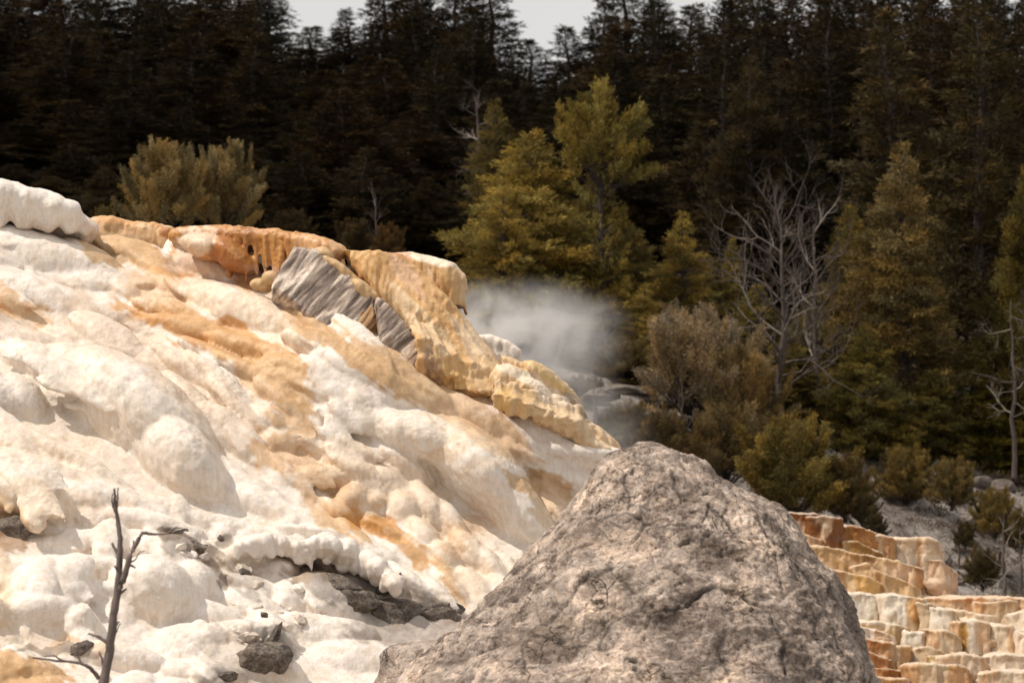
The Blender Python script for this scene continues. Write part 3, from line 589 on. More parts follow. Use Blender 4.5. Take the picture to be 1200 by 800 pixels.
slab('tilted_slab', [(345, 288), (372, 292), (408, 318), (441, 352), (443, 378), (428, 392), (405, 397), (376, 385), (345, 358), (320, 338), (321, 324)], 32.9, .45, (.001, -.004), .014, M_BAND,
     [(440, 375, 12, 22, 0, (1.0, .72, .38), .9), (350, 292, 24, 10, 20, (.7, .68, .7), .6)], 31, 'tilted grey and white banded travertine slab lying on the orange slope')
slab('split_slab', [(440, 345), (452, 352), (478, 382), (500, 402), (502, 418), (492, 432), (478, 436), (460, 425), (448, 405), (442, 380)], 32.65, .4, (.001, -.003), .014, M_BAND,
     [(470, 415, 30, 24, 40, (1.1, .95, .85), .6), (495, 410, 10, 24, 0, (.75, .62, .5), .6)], 32, 'grey slab with a curled edge wedged between the banded slab and the golden drape')
S = Solid()
for (x, y, D0, a, b, c_, an) in [(404, 322, 33.1, 34, 9, 14, 40), (428, 342, 33.0, 22, 10, 12, 42), (440, 372, 33.0, 8, 20, 12, 0), (432, 398, 32.9, 12, 12, 12, 30), (445, 408, 32.95, 9, 22, 12, 10), (425, 405, 33, 14, 12, 10, 40), (308, 334, 33.4, 15, 8, 10, 8), (316, 326, 33.3, 9, 7, 8, 0), (380, 300, 33.3, 14, 8, 14, 30)]: skew(x, y, D0, a, b, c_, an)
solid_object(S, 'ochre_crust', M_TRAV, .014, 3, (.64, .44, .24), [(440, 400, 14, 26, 0, (.56, .34, .11), .8), (308, 330, 14, 10, 0, (.50, .34, .16), .8)], 33, rough=1.2, label='ochre crust wrapping the upper edge and foot of the banded slab', cat='rock formation')

def rock(name, px, py, D, ax, seed, mat, label, rot=0, amp=.16, group=None, vox=4, parent=None):
    v, f = ICO[4]; rng = np.random.RandomState(seed)
    w = v.copy(); 
    for k in range(9):                                 # knock off flat faces
        n = rng.normal(size=3); n /= np.linalg.norm(n); h = rng.uniform(.55, .85); d = w @ n - h; w -= np.outer(np.maximum(d, 0) * .9, n)
    w = w * (1 + amp * fbm(v * 1.6 + seed, seed, 5))[:, None]
    r = math.radians(rot); R = np.array([[math.cos(r), 0, -math.sin(r)], [0, 1, 0], [math.sin(r), 0, math.cos(r)]])
    s = D / FPX; V = (w * (ax[0] * s, ax[2] * s, ax[1] * s)) @ R + P(px, py, D)
    o = mesh_np(name, V, f, mat, parent, cols=np.ones((len(V), 3))); return tag(o, label, 'rock' if label else None, group)
def dm_at(px, py): return DM[int((py - 200) / 4), int((px + 320) / 4)]
for i, (x, y, a, b, rt, lab, M) in enumerate([
    (468, 720, 46, 25, -3, 'grey brown slab of rock lying in the white crust beside the big boulder', 0), (515, 722, 34, 16, -6, 'dark flat rock touching the foot of the big boulder', 0),
    (398, 684, 28, 12, 10, 'loose grey stone under the broken white shelf', 0), (452, 688, 26, 11, -35, 'thin dark rock at the lower end of the broken shelf', 0), (414, 702, 30, 15, 10, 'dull grey stone below the broken shelf', 0),
    (12, 628, 36, 20, -20, 'dark brown rock at the left edge below the cream bulge', 0), (205, 625, 17, 6, -10, 'small black twiggy rock at the tip of the bare branch', 0), (232, 645, 14, 10, -40, 'small brown rock in a gap of the white crust', 0), (259, 634, 8, 10, 0, 'pointed brown stone near the small brown rock', 0),
    (92, 762, 20, 10, -20, 'grey stone behind the foot of the bare branch', 0), (318, 752, 8, 24, 28, 'upright grey rock sliver above the bottom edge', 0), (265, 792, 18, 8, 0, 'flat grey stone on the bottom edge', 0), (287, 672, 9, 6, 30, 'little dark stone in the white rubble', 0), (310, 722, 8, 5, 20, 'tiny dark pebble standing out on white crust', 0), (296, 778, 46, 26, -10, 'weathered grey hump of rock at the bottom edge', 0)]):
    rock('crust_rock' if a > 15 else 'small_stone', x, y, dm_at(x, y) + .003 * a, (a, b, max(a, b) * .7), 40 + i, M_DARKROCK, lab, rt, .2)
for nm, cr, dr, lab, sd in [('crust_shelf', [(350, 640), (378, 635), (405, 641), (432, 656), (462, 684)], [14, 24, 28, 24, 14], 'broken white crust shelf with a ragged fringe over dark hollows', 61), ('crust_shelf', [(282, 640), (322, 634), (352, 642), (362, 654)], [16, 20, 22, 18], 'thick white crust slab with a blunt edge beside the broken shelf', 62)]:
    S = Solid(); curtain(S, [(x, y, dm_at(x, y) - .14) for x, y in cr], [q * .75 for q in dr], 15, sd, back=.6, rtop=9, ragged=.3, thick=1.15)
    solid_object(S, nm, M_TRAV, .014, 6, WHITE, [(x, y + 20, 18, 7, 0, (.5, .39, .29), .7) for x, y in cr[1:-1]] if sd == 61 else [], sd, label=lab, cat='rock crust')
rng = random.Random(77)
for k in range(34):                                    # white knobs of rubble
    x, y = rng.choice([(285, 665), (320, 700), (350, 690), (270, 700), (300, 745), (235, 655), (340, 720)]); x += rng.uniform(-26, 26); y += rng.uniform(-16, 16)
    a = rng.uniform(4, 10)
    o = rock('pale_stone', x, y, dm_at(x, y) + .03, (a, a * .75, a), 80 + k, M_TRAV, 'small rounded pale stone in the rubble below the broken shelf', rng.uniform(-30, 30), .15, 'pale stones in the rubble')
    ca_ = o.data.color_attributes['tint']; cc = np.tile(np.array((*rng.choice([WHITE, (.74, .66, .58), (.6, .52, .45)]), 1), dtype=np.float32), (len(o.data.vertices), 1)); ca_.data.foreach_set('color', cc.ravel())

# ------------------------------------------------------------------ the big boulder
def build_boulder():
    D = 24.0; nl, ns = 330, 560
    ys = [522, 527, 535, 550, 570, 600, 640, 680, 720, 760, 800, 850, 900, 1085]
    xl = [750, 733, 722, 706, 688, 666, 632, 598, 561, 518, 468, 415, 370, 300]
    xr = [768, 779, 795, 828, 868, 911, 945, 976, 999, 1015, 1027, 1044, 1060, 1095]
    t = np.linspace(0, 1, nl) ** 1.3
    py = 522 + (1085 - 522) * t
    L = np.interp(py, ys, xl); R = np.interp(py, ys, xr)
    k = np.ones(15) / 15
    def sm(a): p = np.pad(a, 7, mode='edge'); return np.convolve(p, k, 'valid')
    L[8:] = sm(L)[8:]; R[8:] = sm(R)[8:]
    cx = (L + R) / 2; hw = (R - L) / 2
    s = D / FPX; th = np.linspace(0, 2 * math.pi, ns, endpoint=False)
    cen = PV(cx, py, np.full(nl, D)); r = hw * s
    sq = 1 + .05 * np.cos(3 * th + 1)
    V = np.zeros((nl, ns, 3))
    V[..., 0] = cen[:, None, 0] + r[:, None] * np.cos(th)[None, :]
    V[..., 1] = cen[:, None, 1] + (r[:, None] * .92) * np.sin(th)[None, :] * sq[None, :]
    V[..., 2] = cen[:, None, 2]
    V = V.reshape(-1, 3); idx = np.arange(nl * ns).reshape(nl, ns)
    a = idx[:-1]; b = np.roll(idx, -1, 1)[:-1]; c = np.roll(idx, -1, 1)[1:]; d = idx[1:]
    Fc = np.stack([a, b, c, d], -1).reshape(-1, 4)
    V = np.vstack([V, [V[:ns].mean(0) + (0, 0, .012)], [V[-ns:].mean(0)]]); n0 = nl * ns
    k1 = idx[0]; capt = np.stack([np.full(ns, n0), np.roll(k1, -1), k1, k1], -1)
    N = vnormals(V, Fc); N[n0] = (0, 0, 1); N[n0 + 1] = (0, 0, -1)
    if N[idx[nl // 2, ns * 3 // 4], 1] > 0: N = -N
    Wp = V + .12 * np.stack([noise(V * 2.5, 1), noise(V * 2.5, 2), noise(V * 2.5, 3)], -1)
    tl = math.radians(24); RR = np.array([[math.cos(tl), 0, math.sin(tl)], [0, 1, 0], [-math.sin(tl), 0, math.cos(tl)]])
    Q = Wp @ RR.T
    d = .055 * fbm(V * 1.4, 5, 3) + .016 * fbm(V * 5, 6, 3)
    q = fbm(Q * (1.2, 1.2, 2.6), 9, 5) * 4.0; st = q - np.floor(q); d += .030 * (np.floor(q) * .45 + sstep(.0, .08, st) * .5)
    q = fbm(Q * (2.6, 2.6, 6.0) + 5, 29, 5) * 3.2; st = q - np.floor(q); d += .014 * sstep(0, .12, st)
    q = fbm(Q * (4, 4, 10), 19, 5) * 4; st = q - np.floor(q); d += .012 * sstep(0, .2, st)
    f1, f2 = worley(Q * (1.5, 1.5, 2.3), 7); e = f2 - f1; m = sstep(.1, .35, noise(V * 1.4, 77)); d -= .022 * sstep(.03, 0, e) * m
    f1, f2 = worley(Q * (7, 7, 12), 8); e = f2 - f1; d -= .005 * sstep(.10, 0, e) * sstep(.15, .45, noise(V * 3, 78))
    pit = noise(V * 17, 12); d -= .010 * sstep(.3, .6, pit); d += .009 * fbm(Q * (14, 14, 26), 14, 4)
    bx_, by_ = project(V); front = N[:, 1] < .25
    wx_ = bx_ + 9 * fbm(V * 3.5, 91, 4); wy_ = by_ + 9 * fbm(V * 3.5, 92, 4); tintc = np.ones((len(V), 3))
    def pdist(pl):
        m_ = np.full(len(V), 1e9); sd_ = np.zeros(len(V))
        for (x0, y0), (x1, y1) in zip(pl[:-1], pl[1:]):
            ex, ey = x1 - x0, y1 - y0; tt = np.clip(((wx_ - x0) * ex + (wy_ - y0) * ey) / (ex * ex + ey * ey), 0, 1)
            dx, dy = wx_ - x0 - ex * tt, wy_ - y0 - ey * tt; dd = np.hypot(dx, dy); up = (ex * dy - ey * dx) / math.hypot(ex, ey)
            sd_ = np.where(dd < m_, up, sd_); m_ = np.minimum(m_, dd)
        return m_, sd_
    for pl, wd, dp in [([(760, 728), (795, 711), (835, 691), (862, 700), (898, 725), (914, 765), (918, 800)], 2.6, .040), ([(640, 730), (655, 711), (678, 693), (700, 678), (720, 672)], 2.2, .035), ([(619, 792), (614, 761), (640, 752), (664, 757)], 2.2, .035),
                       ([(712, 610), (735, 606), (770, 619), (800, 616)], 1.8, .022), ([(500, 775), (540, 748), (572, 722), (615, 684), (652, 650)], 2.4, .03), ([(880, 600), (905, 640), (950, 690), (975, 745), (990, 800)], 2.0, .022), ([(700, 760), (712, 735), (745, 722), (765, 700)], 1.8, .022), ([(560, 790), (590, 776), (612, 775)], 1.8, .02), ([(730, 560), (742, 580), (738, 600)], 2.0, .02), ([(790, 560), (800, 585), (835, 600), (870, 640)], 1.6, .016), ([(850, 740), (842, 770), (850, 805)], 1.8, .02)]:
        m_, sd_ = pdist(pl); g_ = np.exp(-(m_ / wd) ** 2) * front * (.55 + .6 * np.clip(noise(V * 4, 95) + .4, 0, 1)); d -= dp * g_
        d += .022 * np.exp(-np.maximum(-sd_, 0) / 3) * np.exp(-np.maximum(sd_, 0) / 16) * np.exp(-(m_ / 18) ** 2) * front * .8
        tintc *= (1 - .62 * np.exp(-(m_ / (wd * 1.1)) ** 2) * front)[:, None]  # cracks also darkened in the tint: dirt, with shade painted along
    for hx, hy, hr in [(800, 641, 7), (827, 581, 4), (606, 706, 5), (872, 660, 4), (742, 780, 5)]:
        g_ = np.exp(-(((wx_ - hx) / hr) ** 2 + ((wy_ - hy) / (hr * .45)) ** 2)) * front; d -= .05 * g_; tintc *= (1 - .75 * g_)[:, None]  # hole darkness put into the tint besides the dent
    n1_ = fbm(Wp * 2.1 + 4, 101, 6, .6); n2_ = fbm(Wp * (4.5, 4.5, 6.5), 102, 6, .62)
    pale = sstep(.12, .42, n1_ + .5 * n2_)[:, None]; dk_ = sstep(.08, .40, -n1_ * .7 - .6 * n2_)[:, None]
    tintc = tintc * (1 + pale * np.array((.42, .38, .33))) * (1 - dk_ * np.array((.40, .42, .44)))
    tp = np.clip((V[:, 2] - V[:, 2].min()) / (V[:, 2].max() - V[:, 2].min()), 0, 1)
    d *= 1 - .6 * sstep(.97, 1.0, tp)
    V = V + N * d[:, None]
    # knock the crown rim flat and let the left toe run out
    V = V.astype(np.float32)
    o = mesh_np('limestone_boulder', V, np.vstack([Fc, ]), M_BOULDER, cols=tintc)
    tag(o, 'huge grey cone shaped boulder with cracks and pale blotches in the foreground', 'boulder')
    # cap: a lump that closes the crown
    return V[idx[0]].mean(0)
top = build_boulder()
M_CREST = M_BOULDER
bld = bpy.data.objects['limestone_boulder']
v, f = ICO[4]; w = v * (.13, .12, .055) * (1 + .25 * fbm(v * 2, 3, 4))[:, None] + top + np.array((0, 0, -.035))
rl = mesh_np('crest', w, f, M_BOULDER, None, cols=np.ones((len(w), 3))); rl.parent = bld
# low grey toe of the boulder
rock('grey_outcrop', 500, 790, 26.5, (70, 46, 90), 301, M_BOULDER, 'low grey rock outcrop running out from the boulder foot', -14, .12)

# ------------------------------------------------------------------ stepped terraces on the right
terr = empty('travertine_terraces', P(1080, 790, 50), 'stack of orange and white travertine terrace steps beside the boulder', 'rock terraces')
def step(poly_top, ybot, D, bulge, base, blobs, seed, back=1.8, scal=0.0, lean=.12):
    """poly_top [(px,py)...] the rim as seen, a wall hanging down to ybot"""
    S = Solid(); pt = np.array(poly_top, float); n = 26
    x = np.linspace(pt[0, 0], pt[-1, 0], n); y = np.interp(x, pt[:, 0], pt[:, 1]) + .8 * np.sin(x * .13 + seed) + .5 * np.sin(x * .51 + seed * 2); u = np.linspace(-1, 1, n)
    rr = np.random.RandomState(seed); ph = rr.uniform(0, 6.28); k = max(1, round((x[-1] - x[0]) / 42))
    Df = D - bulge * np.sqrt(np.maximum(0, 1 - np.abs(u) ** 3.2)) + bulge - .0 - scal * np.abs(np.sin(u * math.pi / 2 * k + ph))
    r = 9; fr = np.zeros((r, n, 3))
    for i in range(r):
        q = i / (r - 1); yy = y + (ybot - y) * q
        fr[i] = PV(x, yy, Df - lean * q + .10 * q * q * 0)
        mid = fr[i].mean(0); fr[i][:, 0] = mid[0] + (fr[i][:, 0] - mid[0]) * (1 - .04 * math.sin(q * 3.1))
    bk = fr + np.array((0, back, 0)); bk[:, :, 1] = fr[:, :, 1].max() + back
    S.grid_block(fr, bk)
    rim = [P(a, b + 1.5, d_ - .0) for a, b, d_ in zip(x[::2], y[::2], Df[::2])]
    S.tube(rim, .035, 8)
    rng = random.Random(seed)                          # rounded ribs down the face
    for i in range(int((x[-1] - x[0]) / 11)):
        j = rng.randrange(n); q0 = rng.uniform(0, .25); q1 = rng.uniform(.6, 1.05)
        A = fr[0, j] + (fr[-1, j] - fr[0, j]) * q0; B = fr[0, j] + (fr[-1, j] - fr[0, j]) * q1; rad = rng.uniform(.04, .10)
        S.tube([A + (0, rad * .4, 0), (A + B) / 2 + (0, rad * .25, 0), B + (0, rad * .1, 0)], [rad * .8, rad, rad * 1.1], 8)
    for i in range(int((x[-1] - x[0]) / 16)):   # lumps at the foot
        j = rng.randrange(n); a_ = rng.uniform(.05, .15); q = rng.uniform(.35, 1.0); S.ellipsoid(fr[0, j] + (fr[-1, j] - fr[0, j]) * q + (0, a_ * .2, 0), np.diag([a_ * rng.uniform(.8, 1.7), a_, a_ * rng.uniform(.5, 1.1)]), 2)
    V, N, Fc = S.skin(.026, 2)
    V, Fc, us = keep_faces(V, Fc, V[:, 1] < fr[:, :, 1].max() + back - .15); N = N[us]
    V = flowstone(V, N, seed, 2.0, 3.0, 1.1)
    c = paint(V, np.array(base) ** 1.15 * .88, blobs, seed, 5)  # base dimmed: slight shade over the terraces goes into the colour
    c *= (1 + .35 * np.clip(fbm(V * (4, 4, 4), seed + 1, 4), -.7, .4))[:, None]
    h_ = sstep(.05, .4, noise(V * 2.3, seed + 8))[:, None] * .45; c = c * (1 - h_) + np.array((.66, .57, .45)) * h_
    # iron streaks running down the wall
    sx = noise(np.stack([V[:, 0] * 3.2 + .3 * noise(V * 2, 5), V[:, 1] * .5, V[:, 2] * .35], -1), seed + 3)
    sx = sx + .35 * noise(np.stack([V[:, 0] * 15, V[:, 1] * 2, V[:, 2] * 1.2], -1), seed + 33); w = sstep(.05, .4, sx)[:, None] * .75; c = c * (1 - w) + c * np.array((.72, .48, .26)) * w
    rimw = (sstep(.35, .85, N[:, 2]) * .45)[:, None]; c = c * (1 - rimw) + np.array((.80, .70, .57)) * rimw  # rim highlights painted in: upward faces get a paler colour
    o = mesh_np('terrace_step', V, Fc, M_TRAV, terr, cols=c); return o
DR = (.27, .11, .02); OR = (.40, .20, .055); TN = (.58, .41, .22); PK = (.66, .52, .38); WH = (.75, .68, .58)
steps = [
  ([(905, 604), (925, 601), (955, 601), (960, 603)], 720, 53.5, .25, DR, [(940, 620, 16, 10, 0, (.60, .42, .28), .8)]),
  ([(950, 604), (982, 606)], 720, 53.2, .2, DR, [(968, 622, 5, 14, 10, (.62, .44, .3), .8)]),
  ([(975, 616), (1000, 616), (1022, 622)], 700, 53.8, .25, (.44, .22, .07), []), ([(1010, 626), (1032, 626), (1044, 630)], 700, 54.0, .2, (.58, .36, .18), []),
  ([(980, 633), (1005, 634), (1030, 648)], 690, 53.3, .2, (.38, .22, .06), []),
  ([(1042, 630), (1070, 630), (1097, 632), (1101, 650)], 705, 54.3, .3, PK, [(1070, 654, 34, 6, 0, WH, .6), (1060, 680, 20, 20, 0, TN, .5)]),
  ([(1088, 655), (1104, 655), (1118, 672)], 705, 54.2, .25, (.64, .46, .32), []),
  ([(920, 622), (940, 624), (962, 632)], 700, 53.0, .2, (.56, .33, .14), []),
  ([(930, 638), (955, 638), (990, 645), (1040, 655), (1078, 666)], 710, 52.7, .35, (.60, .41, .22), [(1060, 675, 22, 16, 0, (.66, .45, .3), .7)]),
  ([(1000, 662), (1018, 660), (1022, 668), (1055, 678), (1075, 690)], 712, 52.4, .25, (.60, .41, .22), []),
  ([(960, 666), (985, 668), (1012, 675), (1032, 684)], 712, 52.1, .3, (.60, .38, .15), [(1000, 665, 30, 4, 5, WH, .7)]),
  ([(975, 695), (1010, 696), (1036, 696)], 738, 51.2, .2, WH, [(1033, 712, 5, 18, 0, (.50, .32, .14), .9)]),
  ([(1034, 697), (1055, 698), (1082, 701)], 745, 51.0, .2, WH, [(1074, 712, 7, 20, 0, (.50, .32, .12), .95)]),
  ([(1078, 704), (1090, 708)], 752, 50.9, .15, (.66, .52, .36), []),
  ([(1085, 700), (1120, 700), (1160, 701), (1215, 702), (1290, 703)], 735, 52.3, .2, (.66, .47, .30), [(1150, 702, 70, 4, 0, (.58, .33, .16), .7)]),
  ([(1145, 704), (1188, 703)], 742, 52.0, .2, (.58, .40, .24), []),
  ([(1092, 710), (1114, 713), (1120, 720)], 748, 50.8, .2, WH, []),
  ([(1116, 712), (1140, 718), (1165, 722)], 742, 51.4, .3, (.74, .60, .45), []),
  ([(1184, 718), (1215, 716), (1290, 718)], 760, 51.5, .25, (.76, .66, .55), []),
  ([(1118, 728), (1140, 727), (1158, 731)], 785, 50.5, .3, (.78, .68, .57), [(1126, 745, 7, 18, 0, (.42, .27, .06), .95)]),
  ([(1152, 732), (1175, 731), (1200, 742)], 780, 50.6, .35, (.72, .60, .46), []),
  ([(1193, 740), (1240, 742), (1290, 745)], 800, 50.4, .3, (.74, .62, .5), []),
  ([(1000, 726), (1030, 728), (1062, 735)], 782, 50.3, .25, (.60, .42, .22), [(1025, 728, 30, 4, 0, WH, .7)]),
  ([(985, 730), (1020, 736), (1045, 746)], 770, 50.0, .25, (.74, .66, .58), []),
  ([(1060, 738), (1088, 742)], 790, 50.2, .2, WH, []), ([(1086, 736), (1108, 738), (1122, 748)], 790, 50.1, .25, (.56, .41, .26), [(1092, 746, 5, 12, 0, WH, .9)]),
  ([(1040, 755), (1062, 757)], 800, 49.7, .2, (.66, .50, .32), []),
  ([(1000, 744), (1025, 750), (1045, 752)], 790, 49.6, .25, (.48, .26, .10), []), ([(1000, 762), (1020, 764), (1042, 772)], 800, 49.4, .25, (.47, .25, .10), []), ([(1000, 778), (1020, 780), (1054, 786)], 830, 49.2, .25, (.48, .27, .1), []),
  ([(1075, 758), (1085, 757), (1115, 768)], 800, 49.9, .25, (.62, .48, .33), []),
  ([(1090, 768), (1120, 767), (1150, 772)], 800, 49.6, .25, (.64, .50, .3), []), ([(1100, 768), (1125, 766), (1152, 770), (1160, 790)], 830, 49.4, .3, (.72, .58, .44), []),
  ([(1160, 768), (1185, 766), (1240, 770), (1290, 772)], 830, 49.7, .3, (.74, .64, .53), []),
  ([(1062, 779), (1100, 778), (1130, 782), (1136, 790)], 840, 48.9, .3, (.66, .52, .37), [(1100, 780, 40, 3, 0, (.56, .42, .24), .6)]),
  ([(1150, 788), (1185, 786), (1250, 790)], 840, 48.8, .3, (.70, .57, .43), []),
  ([(960, 792), (1010, 792), (1060, 796)], 850, 48.7, .3, (.5, .28, .11), []), ([(960, 815), (1080, 812), (1290, 818)], 870, 48.2, .4, (.66, .52, .38), []), ([(930, 850), (1080, 852), (1290, 850)], 910, 47.6, .4, (.66, .52, .38), []),
]
for i, s in enumerate(steps): step([(s[0][0][0] - 4, s[0][0][1] + 1)] + s[0][1:-1] + [(s[0][-1][0] + 5, s[0][-1][1] + 1)], s[1] + 14, s[2], s[3] * .85, s[4], s[5], 400 + i * 7, scal=.05)

# ------------------------------------------------------------------ hillside
def hz(X, Y):
    base = np.interp(X, [-60, -30, -10, 2.4, 5.5, 9.6, 15, 20, 40], [8.5, 8, 6.6, 4.35, 3.3, 2.0, .8, -.2, -2.0])
    yk = np.interp(X, [-60, 2, 10, 40], [88, 89, 88, 90])
    z = np.where(Y > yk, base + .165 * (Y - yk), base + .42 * (Y - yk))
    z = np.where(Y > 205, base + .165 * (205 - yk) + .03 * (Y - 205), z)
    lo = -CAMZ + .02 * 0
    z = np.maximum(z, lo) + 0.0
    return z + CAMZ
def build_hill():
    ys = np.concatenate([np.linspace(-30, 64, 24), np.linspace(65, 110, 190), np.linspace(112, 230, 60), np.linspace(240, 1200, 12)])
    xs = np.concatenate([np.linspace(-400, -42, 14), np.linspace(-40, 5, 60), np.linspace(5.3, 22, 120), np.linspace(23, 45, 24), np.linspace(50, 400, 12)])
    X, Y = np.meshgrid(xs, ys); Z = hz(X, Y)
    p = np.stack([X.ravel(), Y.ravel(), 0 * X.ravel()], -1)
    amp = np.clip((Y.ravel() - 62) / 8, 0, 1)
    Z = Z + (amp * (.35 * fbm(p * .25, 61, 3) + .22 * np.abs(fbm(p * 1.1, 62, 3)) + .10 * fbm(p * 3.2, 63, 3))).reshape(Z.shape)
    V = np.stack([X, Y, Z], -1).reshape(-1, 3); I = np.arange(len(V)).reshape(X.shape)
    Fc = np.stack([I[:-1, :-1], I[:-1, 1:], I[1:, 1:], I[1:, :-1]], -1).reshape(-1, 4)
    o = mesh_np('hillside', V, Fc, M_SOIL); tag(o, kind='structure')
build_hill()
def ground(X, Y): return float(hz(np.array([X]), np.array([Y]))[0])
# stones scattered on the slope: a few shared shapes
protos = []
for k in range(5):
    v, f = ICO[2]; rs = np.random.RandomState(k); w = v.copy()
    for q in range(7):
        n = rs.normal(size=3); n /= np.linalg.norm(n); d = w @ n - rs.uniform(.5, .8); w -= np.outer(np.maximum(d, 0), n)
    w = w * (1 + .2 * fbm(v * 1.5 + k * 3, k, 3))[:, None]
    me = mesh_np('proto', w, f, M_TRASHROCK, smooth=False).data; bpy.data.objects.remove(bpy.data.objects['proto']); protos.append(me)
rng = random.Random(21)
for k in range(230):
    px = rng.uniform(960, 1260); D = rng.uniform(78, 96) if rng.random() < .85 else rng.uniform(74, 84)
    X = (px - 600) / FPX * D; r = rng.choice([.08, .1, .12, .16, .2, .3, .42]) * rng.uniform(.8, 1.2)
    o = bpy.data.objects.new('stone', rng.choice(protos)); COL.objects.link(o)
    o.location = (X, D, ground(X, D) + r * .25); o.scale = (r * rng.uniform(.9, 1.7), r, r * rng.uniform(.5, .9)); o.rotation_euler = (rng.uniform(-.4, .4), rng.uniform(-.4, .4), rng.uniform(0, 6))
    tag(o, 'small grey stone scattered on the bare hillside below the trees', 'stone', 'stones scattered on the bare hillside')

# ------------------------------------------------------------------ trees
class Tubes:
    def __init__(s): s.V = []; s.F = []; s.n = 0
    def tube(s, pts, rad, seg=5):
        pts = np.asarray(pts, float); m = len(pts)
        for i in range(m):
            d = pts[min(i + 1, m - 1)] - pts[max(i - 1, 0)]; d = d / (np.linalg.norm(d) + 1e-9)
            up = np.array((0, 0, 1.)) if abs(d[2]) < .9 else np.array((1., 0, 0)); a = np.cross(d, up); a /= np.linalg.norm(a); b = np.cross(a, d)
            for k in range(seg):
                t = 2 * math.pi * k / seg; s.V.append(pts[i] + rad[i] * (a * math.cos(t) + b * math.sin(t)))
        s.F += [(s.n + i * seg + k, s.n + i * seg + (k + 1) % seg, s.n + (i + 1) * seg + (k + 1) % seg, s.n + (i + 1) * seg + k) for i in range(m - 1) for k in range(seg)]
        s.n += m * seg
    def make(s, name, mat, parent): return mesh_np(name, np.array(s.V), np.array(s.F), mat, parent)
def leaves(name, pts, dirs, lens, wid, tint, parent, seed):
    """one thin needle spray (a triangle) per entry"""
    rs = np.random.RandomState(seed); n = len(pts)
    d = dirs / (np.linalg.norm(dirs, axis=1, keepdims=True) + 1e-9); r = rs.normal(size=(n, 3)); s = np.cross(d, r); s /= np.linalg.norm(s, axis=1, keepdims=True) + 1e-9
    w = (wid * lens)[:, None]
    V = np.stack([pts - s * w * .5, pts + d * lens[:, None] * .5 + s * w * .5, pts + d * lens[:, None]], 1).reshape(-1, 3)
    F = np.arange(3 * n).reshape(n, 3); c = np.repeat(tint, 3, axis=0)
    return mesh_np(name, V, F, M_LEAF, parent, cols=c, smooth=False)
